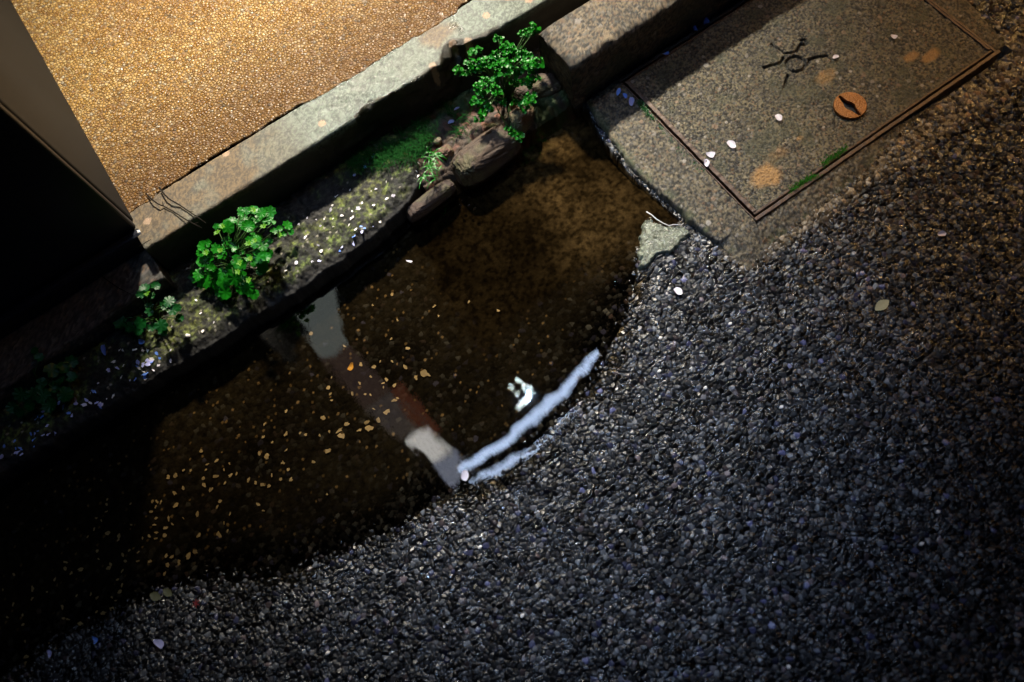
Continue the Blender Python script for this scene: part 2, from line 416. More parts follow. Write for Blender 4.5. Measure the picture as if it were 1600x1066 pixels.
# the kerb's front edge is bitten away between X .17 and .46 (rough broken arris)
kp = prof_pts(rounded(.925, 1.015, .12, .006), .0025)
bite_pts = [(-.3, 0), (.13, 0), (.16, .004), (.19, .010), (.215, .006), (.25, .004), (.29, .003), (.33, .006), (.355, .020), (.375, .022), (.395, .014), (.43, .005), (.50, 0), (3, 0)]
def bite(x): return np.interp(x, [p[0] for p in bite_pts], [p[1] for p in bite_pts])
def kerb_profile(x):
    p = kp.copy(); k = bite(x)
    nn = vnoise(np.full(len(p), x * 70), p[:, 1] * 90, 5) - .5
    y = p[:, 0] + 0; z = p[:, 1]
    front = np.clip((.045 - (y - .925)) / .045, 0, 1) * sstep(.02, .11, z)
    w = front
    y = y + w * k * (1 + .9 * nn) + np.where(p[:, 0] < .93, .0025 * nn, 0)
    z = z - np.where(p[:, 0] < .950, 1, 0) * sstep(.95, .925, p[:, 0]) * k * .3 + .0
    return np.stack([np.full(len(p), x), y, z], 1)
def kerb_col(V, nv, nu):
    X, Y, Z = V.T
    a = fbm(X, Y, 9, 4, 81); b = fbm(X, Y + Z, 60, 4, 82); c = fbm(X, Y + Z, 350, 3, 83)
    grey = np.array([[.092, .100, .070]]); tan = np.array([[.115, .076, .033]]); pale = np.array([[.14, .185, .155]])
    t = sstep(.42, .60, a + .25 * (b - .5)); 
    # dirt stays as a tan stain on the left third and near X .35, wet glare painted pale in the middle
    left = sstep(.06, -.02, X + .12 * (a - .5)); s2 = sstep(.05, .02, np.hypot((X - .36), (Y - .985) * 1.6) + .04 * (b - .5))
    tanf = np.clip(left * (.3 + .6 * t) + s2 * .9 + .15 * t, 0, 1)[:, None]
    base = grey * (1 - tanf) + tan * tanf
    mid = (sstep(.02, .10, X) * (1 - tanf[:, 0]))[:, None] * .6
    base = base * (1 - mid) + pale * mid
    base = base * (.45 + .35 * b + 1.1 * sstep(.36, .66, c))[:, None] * .8
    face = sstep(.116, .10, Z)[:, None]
    base = base * (1 - face) + (np.array([[.03, .024, .018]]) * (.5 + b)[:, None]) * face  # shade on the kerb's front face painted into the colour
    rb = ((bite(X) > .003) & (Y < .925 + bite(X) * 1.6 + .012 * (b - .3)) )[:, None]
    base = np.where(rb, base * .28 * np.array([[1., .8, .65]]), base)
    # pebbles sparse
    ff, _, _, _, r = worley(X, Y, .03, 85)
    m = ((ff < .22) & (r[0] > .93))[:, None]; base = np.where(m, np.array([[.36, .24, .15]]), base)
    rough = np.clip(.65 * (1 - sstep(.0, .12, X)) + .7 * sstep(.36, .48, X) + .3 * t, 0, 1)
    dz = .0018 * (fbm(X, Y, 90, 4, 87) - .5) + .0008 * (c - .5)
    dz = np.where(Z < .0, 0, dz)
    return np.concatenate([np.clip(base, 0, 1), rough[:, None]], 1), dz
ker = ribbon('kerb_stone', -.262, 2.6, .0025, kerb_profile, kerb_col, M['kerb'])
tag(ker, 'long wet pale grey kerb with chipped front edge beside the pebble pavement', 'kerb')
# lower kerb on the left, in the wall's shadow
kp2 = prof_pts(rounded(.885, .985, .085, .008), .004)
def k2_profile(x):
    p = kp2.copy(); nn = vnoise(np.full(len(p), x * 50), p[:, 1] * 60 + p[:, 0] * 50, 6) - .5
    yy = p[:, 0] - .012 * np.clip((x + .7) / .4, 0, 1) * 0 + np.where(p[:, 0] < .9, .004 * nn, 0) - .02 * np.clip((-.3 - x) / .35, 0, 1.5)
    return np.stack([np.full(len(p), x), yy, p[:, 1]], 1)
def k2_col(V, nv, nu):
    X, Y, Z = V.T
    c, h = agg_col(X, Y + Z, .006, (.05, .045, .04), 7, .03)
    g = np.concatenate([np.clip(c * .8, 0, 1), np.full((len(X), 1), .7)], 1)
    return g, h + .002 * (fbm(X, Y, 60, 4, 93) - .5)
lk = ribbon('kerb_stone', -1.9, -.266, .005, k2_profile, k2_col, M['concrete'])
tag(lk, 'lower dark kerb in shadow below the black wall', 'kerb')
# ------------------------------------------------------------------ right kerb block beside the cover
bp_ = prof_pts(rounded(.775, .876, .12, .016), .003)
def rk_profile(x):
    p = bp_.copy(); nn = fbm(np.full(len(p), x), p[:, 1] + p[:, 0], 45, 3, 8) - .5
    e = max(0., .535 - x) / .03; drop = .018 * e * e
    y = p[:, 0] + np.where(p[:, 0] < .80, .010 * nn, 0) + np.where(p[:, 1] > 0, 1, 0) * .010 * e * e
    z = p[:, 1] - np.where(p[:, 1] > .05, drop, 0)
    return np.stack([np.full(len(p), x + .004 * nn.mean()), y, z], 1)
def rk_col(V, nv, nu):
    X, Y, Z = V.T
    c, h = agg_col(X, Y + Z * .9, .0065, (.105, .078, .046), 9, .06)
    m = sstep(.50, .64, fbm(X, Y + Z, 18, 4, 95))[:, None] * sstep(.115, .06, Z)[:, None]
    c = c * (1 - .6 * m) + np.array([[.03, .05, .02]]) * .6 * m
    return np.concatenate([np.clip(c, 0, 1), np.full((len(X), 1), .6)], 1), h + .003 * (fbm(X, Y, 70, 4, 96) - .5) * (Z > 0)
rk = ribbon('kerb_block', .508, 2.2, .003, rk_profile, rk_col, M['concrete'])
tag(rk, 'brown concrete kerb block with rounded corner above the inspection cover', 'kerb')
# ------------------------------------------------------------------ mossy broken ledge: heightfield
def heightfield(name, x0, x1, y0, y1, st, fn, mat):
    xs = np.arange(x0, x1, st); ys = np.arange(y0, y1, st)
    X, Y = np.meshgrid(xs, ys, indexing='ij'); X = X.ravel(); Y = Y.ravel()
    Z, col, keep = fn(X, Y)
    me = gridmesh(name, np.stack([X, Y, Z], 1), len(xs), len(ys), col, keep)
    o = link(name, me, mat); o['_n'] = 0; del o['_n']
    return o, (xs, ys, Z.reshape(len(xs), len(ys)))
def hz(hf, x, y):
    xs, ys, Z = hf
    i = int(np.clip(np.searchsorted(xs, x), 1, len(xs) - 2)); j = int(np.clip(np.searchsorted(ys, y), 1, len(ys) - 2))
    return float(Z[i, j])
def ledge_fn(X, Y):
    # front edge line of the ledge, ragged at its right end
    yf = np.interp(X, [-1.2, -.6, -.3, -.1, .08, .15, .19, .215], [.765, .762, .755, .750, .762, .780, .80, .86])
    yf = yf + .010 * (fbm(X, X * 0, 30, 4, 101) - .5) + .006 * (fbm(X, Y, 60, 3, 102) - .5)
    d = Y - yf
    top = .040 + .006 * (fbm(X, Y, 18, 4, 103) - .5) + .009 * (fbm(X, Y, 90, 4, 104) - .5) 
    f1, f2, dx, dy, r = worley(X, Y, .006, 105)
    top = top + .0022 * sstep(0, .4, f2 - f1) * r[0]
    slope = sstep(0, .045, d)                   # broad rough shoulder down to the water
    Z = -.03 + (top + .03) * (.86 * sstep(-.003, .006, d) + .14 * sstep(.004, .03, d))
    endx = sstep(.225, .205, X + .02 * (fbm(X, Y, 40, 3, 106) - .5)); Z = -.03 + (Z + .03) * endx
    moss = sstep(.43, .60, fbm(X, Y, 16, 4, 107) + .10) * sstep(.010, .035, d + .02 * (fbm(X, Y, 70, 3, 119) - .5))
    dark = np.array([[.020, .018, .015]]); mossc = np.array([[.055, .10, .014]]); olive = np.array([[.09, .085, .022]])
    t = fbm(X, Y, 34, 3, 108)[:, None]
    mc = mossc * (1 - t) + olive * t
    grain = (.35 + .9 * fbm(X, Y, 260, 3, 109))[:, None] * (.5 + .7 * r[1])[:, None]
    c = (dark * (1 - moss[:, None]) + mc * moss[:, None]) * grain * (.15 + 1.3 * sstep(.35, .65, fbm(X, Y, 75, 4, 120)))[:, None]
    c = c * (.25 + 1.5 * sstep(.38, .64, fbm(X, Y, 200, 3, 118)))[:, None]
    c = c * .85
    pale = ((r[2] > .955) & (f1 < .35) & (moss > .1))[:, None]
    c = np.where(pale, np.array([[.26, .24, .19]]) * (.6 + .5 * r[0])[:, None], c)
    c = c * (.35 + .65 * sstep(-.0, .03, d))[:, None]  # shading along the ledge's front painted into the colour
    keep = d > -.012
    return Z, np.concatenate([np.clip(c, 0, 1), (.3 + .6 * r[3])[:, None]], 1), keep
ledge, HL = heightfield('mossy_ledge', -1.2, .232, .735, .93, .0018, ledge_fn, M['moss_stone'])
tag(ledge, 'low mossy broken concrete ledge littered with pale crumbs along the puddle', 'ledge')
# soil / rubble bed between ledge end and right block
def soil_fn(X, Y):
    Z = -.004 + .020 * sstep(.775, .83, Y + .02 * (fbm(X, Y, 25, 3, 111) - .5)) + .012 * fbm(X, Y, 30, 4, 112) + .006 * fbm(X, Y, 120, 3, 113)
    f1, f2, dx, dy, r = worley(X, Y, .011, 114)
    Z = Z + .004 * sstep(0, .5, f2 - f1) * r[0]
    Z = -.03 + (Z + .03) * sstep(.765, .80, Y)
    c = np.array([[.055, .036, .024]]) * (.4 + 1.2 * fbm(X, Y, 120, 4, 115))[:, None] * (.5 + r[1])[:, None]
    rb = ((r[2] > .80))[:, None]; c = np.where(rb, np.array([[.12, .05, .03]]) * (.5 + r[0])[:, None], c)
    m = sstep(.5, .64, fbm(X, Y, 22, 3, 116))[:, None]; c = c * (1 - .7 * m) + .7 * m * np.array([[.03, .07, .015]])
    return Z, np.concatenate([np.clip(c, 0, 1), (.4 + .6 * r[3])[:, None]], 1), Y > .768
soil, HS = heightfield('soil_bed', .19, .53, .76, .93, .002, soil_fn, M['moss_stone'])
tag(soil, 'dark damp soil and rubble bed between ledge and kerb block', None, None, 'structure')
# rocks: displaced super-ellipsoids
def rock(name, c, rad, rot, seed, col, mat, label, sq=.75, nse=.16, sub=6, tilt=0):
    bm = bmesh.new(); bmesh.ops.create_icosphere(bm, subdivisions=sub, radius=1)
    v = np.array([p.co[:] for p in bm.verts])
    s = np.sign(v) * np.abs(v) ** sq
    nz = .5 * (fbm(v[:, 0] * 1. + seed, v[:, 1], 1.6, 4, seed) + fbm(v[:, 2] + seed, v[:, 0] - v[:, 1], 2.1, 4, seed + 2)) - .5
    n2 = fbm(v[:, 0] + v[:, 2], v[:, 1] - v[:, 2] + seed, 9, 3, seed + 9) - .5
    s = s * (1 + nse * 2 * nz + .10 * n2)[:, None] * np.array(rad)[None, :]
    for p, q in zip(bm.verts, s): p.co = q
    me = bpy.data.meshes.new(name); bm.to_mesh(me); bm.free()
    me.polygons.foreach_set('use_smooth', [True] * len(me.polygons))
    k = fbm(v[:, 0] * 3 + seed, v[:, 1] * 3 + v[:, 2] * 2, 2.2, 4, seed + 4)
    g = fbm(v[:, 0] * 9, v[:, 1] * 5, 3, 3, seed + 6)
    cc = np.array(col)[None, :] * (.5 + .9 * k)[:, None] * (.6 + .8 * g)[:, None]
    mm = sstep(.52, .66, fbm(v[:, 0] + seed, v[:, 1] - v[:, 2], 2.0, 4, seed + 12))[:, None]
    cc = cc * (1 - .5 * mm) + .5 * mm * np.array([[.10, .10, .04]])
    ca = me.color_attributes.new('col', 'FLOAT_COLOR', 'POINT')
    c4 = np.concatenate([cc, .4 + .5 * k[:, None]], 1).astype(np.float32); ca.data.foreach_set('color', c4.ravel())
    o = link(name, me, mat); o.location = c; o.rotation_euler = (tilt, 0, rot)
    return tag(o, label, 'stone')
c = P(758, 236, .03)
rock('broken_stone', (c[0], c[1], .012), (.066, .030, .036), .07, 3, (.060, .038, .024), M['moss_stone'], 'long rounded brown stone chunk lying by the water below the small leaved weed', .6, .11)
c = P(812, 186, .03)
rock('broken_stone', (c[0], c[1] + .004, .018), (.034, .020, .026), .3, 14, (.085, .055, .028), M['moss_stone'], 'small tan rubble stone between the long chunk and the kerb block', .8, .2)
c = P(840, 150, .02)
rock('broken_stone', (c[0] + .005, c[1] + .01, .012), (.05, .026, .030), -.2, 24, (.05, .03, .022), M['moss_stone'], 'dark reddish stone against the rounded end of the kerb block', .8, .2)
c = P(672, 312, .01)
rock('broken_stone', (c[0], c[1] - .002, .002), (.050, .013, .022), .10, 34, (.05, .031, .022), M['moss_stone'], 'flat reddish brown slab fragment under the mossy ledge end at the waterline', .45, .12)
c = P(694, 232, .04)
rock('broken_stone', (c[0], c[1], .026), (.014, .012, .012), .10, 44, (.12, .06, .04), M['moss_stone'], 'small crumbly reddish stone beside the grass sprig', .8, .3)
c = P(682, 216, .04)
rock('broken_stone', (c[0], c[1], .032), (.008, .007, .006), .10, 54, (.30, .25, .17), M['moss_stone'], 'tiny rounded tan pebble beside the grass tuft', .95, .1, 4)
# ------------------------------------------------------------------ apron
x0c, x1c, y0c, y1c = .600, 1.143, .393, .768
apron_poly = [P(*q)[:2] for q in [(912, 166), (928, 196), (950, 228), (985, 272), (1020, 305), (1050, 330), (1070, 352), (1092, 368), (1120, 392), (1165, 434), (1180, 432)]]
apron_poly += [(.60, .340), (.70, .342), (.80, .348), (.90, .360), (.98, .376), (1.06, .389), (1.143, .392), (1.20, .395)]
apron_poly += [P(*q)[:2] for q in [(1582, 92), (1560, 60), (1525, 22), (1500, -8), (1450, -60)]] + [(1.22, .78), (.51, .78)]
def apron_fn(X, Y):
    wx = X + .010 * (fbm(X, Y, 35, 4, 121) - .5); wy = Y + .010 * (fbm(X, Y, 35, 4, 122) - .5)
    ins = inside(wx, wy, apron_poly); d = segdist(wx, wy, apron_poly, True); d = np.where(ins, d, -d)
    hole = (X > x0c) & (X < x1c) & (Y > y0c) & (Y < y1c)
    Z = .016 + .003 * (fbm(X, Y, 25, 4, 123) - .5) + .0045 * (fbm(X, Y, 180, 3, 124) - .5)
    c, h = agg_col(X, Y, .0062, (.080, .066, .038), 12, .05)
    Z = Z + h - .045 * sstep(.010, -.004, d) * np.where(X < .545, 1, .25) - .002 * sstep(.03, .0, d) - .009 * sstep(.045, .0, d) * (Y < .4)
    m = sstep(.56, .68, fbm(X, Y, 40, 4, 126))[:, None] * sstep(.03, .0, d)[:, None]
    gm = sstep(.010, .002, np.abs(X - .597))[:, None] * 0
    c = c * (1 - .7 * m) + .7 * m * np.array([[.07, .10, .03]])
    wet = sstep(.012, .0, d)[:, None]; c = c * (1 - .6 * wet)
    k = (d > -.008) & ~((X > x0c + .004) & (X < x1c - .004) & (Y > y0c + .004) & (Y < y1c - .004))
    Z = np.where(hole, -.03, Z)
    return Z, np.concatenate([np.clip(c, 0, 1), (.25 + .7 * fbm(X, Y, 200, 2, 127))[:, None]], 1), k
apron, HA = heightfield('concrete_surround', .50, 1.36, .32, .79, .0017, apron_fn, M['concrete'])
tag(apron, 'speckled tan concrete surround cast round the inspection cover', 'surround')
# ------------------------------------------------------------------ inspection cover
cover = empty('inspection_cover', ((x0c + x1c) / 2, (y0c + y1c) / 2, 0)); OX, OY = cover.location.x, cover.location.y
tag(cover, 'rectangular concrete inspection cover in rusty steel frame with brass keyhole disc', 'utility cover')
T = .0205
def zp(x, y): return P(1160 + x * .17817, 30 + y * .17817, T)[:2]
em_c = zp(470, 388); em_r = .0165
arms = [[(262, 212), (300, 240), (335, 262), (372, 290), (430, 290), (480, 274), (500, 240), (512, 212)], [(190, 415), (250, 397), (330, 380), (362, 330)], [(590, 348), (660, 325), (745, 315)], [(402, 485), (388, 530), (372, 585)], [(590, 365), (570, 395)]]  # the shortest stroke draws the ring's shadow as a dark groove
loop = [(540 + 26 * math.cos(a), 193 + 24 * math.sin(a)) for a in np.linspace(2.6, 2.6 - 5.2, 12)]
arms = [[zp(*p) for p in a] for a in arms] + [[zp(*p) for p in loop]]
key_c = P(1327.5, 166.3, T)[:2]
key_r = .0275
def tanpatch(X, Y, px, rx, ry, s):
    c = P(*px, T); return sstep(1.15, .55, np.hypot((X - c[0]) / rx, (Y - c[1]) / ry) + .9 * (fbm(X, Y, 40, 4, s) - .5))
def cover_fn(X, Y):
    c, h = agg_col(X, Y, .0055, (.082, .070, .040), 15, .10)
    Z = T - .002 + .0025 * (fbm(X, Y, 22, 4, 131) - .5) + .0036 * (fbm(X, Y, 230, 3, 132) - .5) + h
    g = np.abs(np.hypot(X - em_c[0], Y - em_c[1]) - em_r)
    for a in arms: g = np.minimum(g, segdist(X, Y, a) + .0002)
    gr = sstep(.0036, .0018, g)
    Z = Z - .0060 * gr
    c = c * (1 - .95 * gr[:, None])
    for px, rx, ry, s in [((1195, 275), .030, .026, 141), ((1290, 118), .022, .013, 142), ((1455, 85), .026, .012, 143), ((1425, 88), .016, .011, 144), ((1250, 215), .010, .006, 145), ((1215, 240), .03, .012, 148)]:
        t = tanpatch(X, Y, px, rx, ry, s)[:, None]
        if s == 148: t = t * .35
        c = c * (1 - t) + t * np.array([[.42, .24, .085]]) * (.6 + .8 * fbm(X, Y, 350, 2, 147))[:, None]
    mo = sstep(.57, .70, fbm(X, Y, 26, 4, 149))[:, None]; c = c * (1 - .45 * mo) + .45 * mo * np.array([[.06, .07, .035]])
    d = np.minimum(np.minimum(X - x0c, x1c - X), np.minimum(Y - y0c, y1c - Y)) - .011
    wob = d + .003 * (fbm(X, Y, 60, 3, 150) - .5)
    ker = np.hypot(X - key_c[0], Y - key_c[1]) < key_r - .004
    Z = np.where(wob < 0, -.006, Z); Z = np.where(ker, -.02, Z)
    return Z, np.concatenate([np.clip(c, 0, 1), (.35 + .6 * fbm(X, Y, 150, 2, 151))[:, None]], 1), d > -.004
slab, HC = heightfield('cover_slab', x0c + .004, x1c - .004, y0c + .004, y1c - .004, .0011, cover_fn, M['concrete'])
slab.parent = cover; slab.location = (-OX, -OY, 0)
def bar(name, x0, y0, x1, y1, z0, z1, lab=None):
    b = MB(); k = 60; L = max(x1 - x0, y1 - y0); alongx = (x1 - x0) > (y1 - y0)
    vs = []; fs = []
    for i in range(k + 1):
        t = i / k; w = .0007 * (random.random() - .5); zz = .0012 * (random.random() - .5)
        if alongx:
            x = x0 + (x1 - x0) * t; ring = [(x, y0 + w, z0), (x, y1 + w, z0), (x, y1 + w, z1 + zz), (x, y0 + w, z1 + zz)]
        else:
            y = y0 + (y1 - y0) * t; ring = [(x1 + w, y, z0), (x0 + w, y, z0), (x0 + w, y, z1 + zz), (x1 + w, y, z1 + zz)]
        vs += ring
    for i in range(k):
        for q in range(4):
            a = i * 4 + q; c_ = i * 4 + (q + 1) % 4; fs.append((a, a + 4, c_ + 4, c_))
    fs += [(0, 1, 2, 3), tuple(k * 4 + q for q in (3, 2, 1, 0))]
    b.add([(v[0] - OX, v[1] - OY, v[2]) for v in vs], fs)
    o = b.build(name, M['rust'], cover); bevel(o, .0012)
    if lab: o['label'] = lab
    return o
# outer frame (four angle irons) and the slab's own steel rim
bar('frame_bar', x0c - .001, y0c - .001, x1c + .001, y0c + .006, -.02, .021)
bar('frame_bar', x0c - .001, y1c - .006, x1c + .001, y1c + .001, -.02, .020)
bar('frame_bar', x0c - .0012, y0c + .0062, x0c + .0018, y1c - .0062, -.02, .0175)
bar('frame_bar', x1c - .0045, y0c + .0062, x1c + .001, y1c - .0062, -.02, .0175)
bar('steel_rim', x0c + .0045, y0c + .0092, x1c - .008, y0c + .0140, -.02, .0200)
bar('steel_rim', x0c + .0045, y1c - .014, x1c - .008, y1c - .0095, -.02, .0200)
bar('steel_rim', x0c + .0045, y0c + .0145, x0c + .0125, y1c - .0145, -.02, .0205)
bar('steel_rim', x1c - .0130, y0c + .0145, x1c - .0082, y1c - .0145, -.02, .0215)
# keyhole disc with a real slot
slot = [(836, 692), (852, 684), (880, 704), (915, 730), (955, 742), (982, 764), (996, 800), (1018, 826), (1038, 850), (1022, 860), (990, 840), (955, 818), (918, 806), (892, 786), (880, 752), (858, 722)]
slot = [Vector((*zp(*p), 0)) - Vector((key_c[0], key_c[1], 0)) for p in slot]
bm = bmesh.new()
ring = [bm.verts.new((key_r * math.cos(a), key_r * math.sin(a), 0)) for a in np.linspace(0, 2 * PI, 64, endpoint=False)]
sl = [bm.verts.new(p) for p in slot]
es = [bm.edges.new((ring[i], ring[(i + 1) % 64])) for i in range(64)] + [bm.edges.new((sl[i], sl[(i + 1) % len(sl)])) for i in range(len(sl))]
bmesh.ops.triangle_fill(bm, use_beauty=True, use_dissolve=False, edges=es)
bmesh.ops.recalc_face_normals(bm, faces=bm.faces)
if bm.faces and sum(f.normal.z for f in bm.faces) < 0: bmesh.ops.reverse_faces(bm, faces=bm.faces)
me = bpy.data.meshes.new('key_disc'); bm.to_mesh(me); bm.free()
kd = link('key_disc', me, M['brass'], cover); kd.location = (key_c[0] - OX, key_c[1] - OY, T + .0042)
sm = kd.modifiers.new('thick', 'SOLIDIFY'); sm.thickness = .006; sm.offset = -1; bevel(kd, .0008)
kd['label'] = 'rusty orange brass disc with a keyhole slot'
mb = MB(); mb.tube([(0, 0, -.004), (0, 0, -.0022)], key_r * .97, k=40)
ks = mb.build('key_socket', M['dark'], kd); ks.location = (0, 0, -.006)
# ------------------------------------------------------------------ pale cement fillet at the puddle edge
pt = [P(*q, .006)[:2] for q in [(1012, 338), (1040, 352), (1066, 350), (1086, 366), (1060, 392), (1030, 402), (1008, 418), (994, 418), (996, 380), (1000, 352)]]
def patch_fn(X, Y):
    wx = X + .020 * (fbm(X, Y, 70, 4, 161) - .5); wy = Y + .020 * (fbm(X, Y, 70, 4, 162) - .5)
    ins = inside(wx, wy, pt); d = segdist(wx, wy, pt, True); d = np.where(ins, d, -d)
    f1, f2, _, _, r = worley(X, Y, .0045, 163)
    Z = -.012 + (.020 + .004 * (fbm(X, Y, 40, 3, 164) - .5) + .0016 * sstep(0, .4, f2 - f1)) * sstep(-.004, .008, d)
    c = np.array([[.22, .245, .175]]) * (.2 + 1.2 * fbm(X, Y, 250, 3, 165))[:, None] * (.5 + .7 * r[0])[:, None]
    return Z, np.concatenate([np.clip(c, 0, 1), .3 * r[1][:, None]], 1), d > -.005
px, py = zip(*pt)
pat, HP = heightfield('cement_patch', min(px) - .02, max(px) + .02, min(py) - .02, max(py) + .02, .0014, patch_fn, M['kerb'])
tag(pat, 'pale wet cement patch at the puddle edge against the concrete surround', 'cement patch')
# bent pale strand added to imitate the water-film reflection along its edge
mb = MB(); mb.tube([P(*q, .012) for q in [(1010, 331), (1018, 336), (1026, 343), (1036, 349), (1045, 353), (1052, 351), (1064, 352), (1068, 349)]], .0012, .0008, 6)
o = mb.build('twig', simple('pale_glint_strand', (.55, .53, .52), .3), None, True); tag(o, 'bent pale strand imitating a water glint on the cement patch at the puddle edge', 'twig')
# ------------------------------------------------------------------ pavement sheet
pv = MB()
ex = np.concatenate([[-40., -3., -1.], np.arange(-.5, 1.6, .004), [3., 40.]])
ey = 1.006 + .006 * (fbm(ex, ex * 0, 25, 4, 171) - .5) + .004 * (fbm(ex, ex * 0, 120, 2, 172) - .5) + .010 * sstep(.52, .62, fbm(ex, ex * 0, 6, 2, 173))
m_ = len(ex)
pv.add([(x, y, .1190) for x, y in zip(ex, ey)] + [(x, y + .0015, .1208) for x, y in zip(ex, ey)] + [(x, 1.3, .1208) for x in ex] + [(x, 45, .1208) for x in ex],
       [(k * m_ + i, k * m_ + i + 1, (k + 1) * m_ + i + 1, (k + 1) * m_ + i) for k in range(3) for i in range(m_ - 1)])
po = pv.build('pavement', M['pavement']); tag(po, 'exposed aggregate pavement of small orange brown pebbles', None, None, 'structure')
# ------------------------------------------------------------------ gate wall at left
wall = empty('boundary_wall', (-1.2, 1.6, .1)); tag(wall, 'smooth grey wall with black front rising from the kerb', 'wall')
mb = MB(); mb.box(-1.2 + 1.2, .989 - 1.6, -.06, -.2545 + 1.2, 3.4 - 1.6, .9); w = mb.build('side_face', M['wall'], wall); bevel(w, .004)
w['label'] = 'grey rendered wall side facing the pavement'
mb = MB(); mb.box(-2.8, .974 - 1.6, -.06, -.2565 + 1.2, .988 - 1.6, .893); w2 = mb.build('front_panel', M['wall_front'], wall); bevel(w2, .004)
w2['label'] = 'black front panel facing the road'
mb = MB(); mb.box(-.03 + .30, .955 - 1.6, -.06, -.252 + 1.2, .9725 - 1.6, .022); w3 = mb.build('plinth', M['wall_front'], wall); bevel(w3, .006)
mb = MB(); mb.box(0, 1.8005, -.06, .9, 8, .9); 
# ------------------------------------------------------------------ plants
def frame(d):
    d = d.normalized(); u = d.cross(Vector((0, 0, 1)))
    if u.length < 1e-3: u = Vector((1, 0, 0))
    u.normalize(); return u, u.cross(d).normalized(), d
def lobed_leaf(mb, c, nrm, head, r, lobes=7, cup=.25, depth=.18):
    nrm = nrm.normalized(); u = head - nrm * head.dot(nrm)
    if u.length < 1e-4: u = Vector((1, 0, 0)) - nrm * nrm.x
    u.normalize(); v = nrm.cross(u)
    K = lobes * 4; vs = [c]; rings = 3
    for q in range(1, rings + 1):
        for k in range(K):
            a = -PI + 2 * PI * k / K
            rr = r * q / rings
            if q == rings:
                notch = .55 * math.exp(-((abs(a) - PI) / .32) ** 2)
                rr *= 1 - depth * (.5 - .5 * math.cos(lobes * a)) - notch
            t = (rr / r)
            wv = math.sin(lobes * a) * .05 * r * (q / rings)
            vs.append(c + u * (rr * math.cos(a)) + v * (rr * math.sin(a)) + nrm * (cup * r * t * t + wv))
    fs = [(0, 1 + k, 1 + (k + 1) % K) for k in range(K)]
    for q in range(rings - 1):
        for k in range(K):
            a = 1 + q * K + k; b = 1 + q * K + (k + 1) % K; fs.append((a, a + K, b + K, b))
    mb.add(vs, fs)
def oval_leaf(mb, base, d, nrm, L, W, fold=.15, curl=.2):
    d = d.normalized(); s = nrm.cross(d).normalized(); nn = d.cross(s).normalized()
    vs = []; k = 6
    for i in range(k + 1):
        t = i / k; w = W * math.sin(PI * min(1, t * .92 + .04)) ** .8
        p = base + d * (L * t) - nn * (curl * L * t * t)
        vs += [p - s * w + nn * fold * w, p, p + s * w + nn * fold * w]
    fs = []
    for i in range(k):
        a = i * 3; fs += [(a, a + 1, a + 4, a + 3), (a + 1, a + 2, a + 5, a + 4)]
    mb.add(vs, fs)
def rv(s=1): return Vector((random.uniform(-s, s), random.uniform(-s, s), random.uniform(-s, s)))
def plant_lobed(base, leaves, name, label, matk, buds=(), stem='stem', seed=1):
    random.seed(seed)
    root = empty(name, base); tag(root, label, 'weed')
    L = MB(); S = MB(); o = Vector(base)
    for (px, py, z, rp) in leaves:
        p = Vector(P(px, py, z)) - o
        r = rp * (H - z) / F * 1.06
        out = Vector((p.x, p.y, 0)); nrm = Vector((0, -.25, 1)) + out.normalized() * random.uniform(.0, .45) + rv(.25)
        lobed_leaf(L, p, nrm, out + rv(.01), r, random.choice((5, 7, 7, 9)), random.uniform(-.1, .3), random.uniform(.12, .26))
        mid = Vector((p.x * .45, p.y * .45, p.z * .75))
        S.tube([Vector((random.uniform(-.004, .004), random.uniform(-.004, .004), -.006)), mid, p - Vector((0, 0, .001))], .0011, .0007, 5)
    L.build('leaves', M[matk], root, True); S.build('stems', M[stem], root, True)
    for (px, py, z) in buds:
        p = Vector(P(px, py, z)) - o; Bd = MB()
        for k in range(7):
            a = 2 * PI * k / 7 + random.uniform(-.2, .2); d = Vector((math.cos(a), math.sin(a), .4))
            oval_leaf(Bd, Vector((0, 0, 0)), d, Vector((0, 0, 1)), random.uniform(.004, .007), .0014)
        Bd.tube([(0, 0, -.003), (0, 0, .0012)], .0014, .0009, 6)
        Bd.build('bud', M['bud'], root, True).location = p
    return root
def z6(x, y): return 280 + x * .1689, 300 + y * .1689
# big lobed weed: leaves read off the photo (zoom px, height, radius px)
src = [(620,175,.125,9),(690,170,.13,11),(760,195,.13,12),(845,180,.125,12),(570,205,.12,7),(790,225,.12,9),(490,265,.12,10),(450,330,.12,14),(390,320,.115,8),(640,320,.125,14),(590,310,.12,10),(760,280,.11,13),(800,270,.10,10),(875,283,.10,5),(875,365,.08,8),(930,340,.075,7),(1000,310,.075,11),(1030,370,.07,7),(970,390,.07,6),
       (215,500,.115,11),(265,475,.115,9),(190,560,.11,9),(340,520,.12,12),(385,545,.115,9),(235,640,.10,13),(290,600,.10,10),(490,510,.10,12),(420,590,.09,9),(650,450,.12,10),(720,430,.12,9),(700,480,.12,11),(770,500,.10,12),(730,600,.11,15),(800,600,.105,11),(640,610,.12,8),(770,700,.085,12),
       (180,760,.07,14),(250,830,.065,15),(210,850,.06,11),(340,770,.07,8),(400,740,.08,11),(410,830,.075,15),(430,930,.07,14),(370,930,.06,9),(540,660,.12,12),(580,690,.12,9),(510,800,.105,15),(580,770,.10,10),(630,880,.09,15),(655,920,.085,11),(580,900,.085,11),(700,660,.10,9),(440,450,.10,10),(300,690,.08,10),(330,860,.06,9),(600,250,.11,9),(700,260,.11,9),(830,460,.08,8),(560,560,.09,9),(470,700,.09,9)]
src += [(x + random.uniform(-50, 50), y + random.uniform(-50, 50), z - .018, r * .95) for x, y, z, r in src[:19] + src[19:] if random.random() < .75 and x < 820]
b = P(372, 418, .05)
lv = [(*z6(x, y), z, r * .92) for x, y, z, r in src]
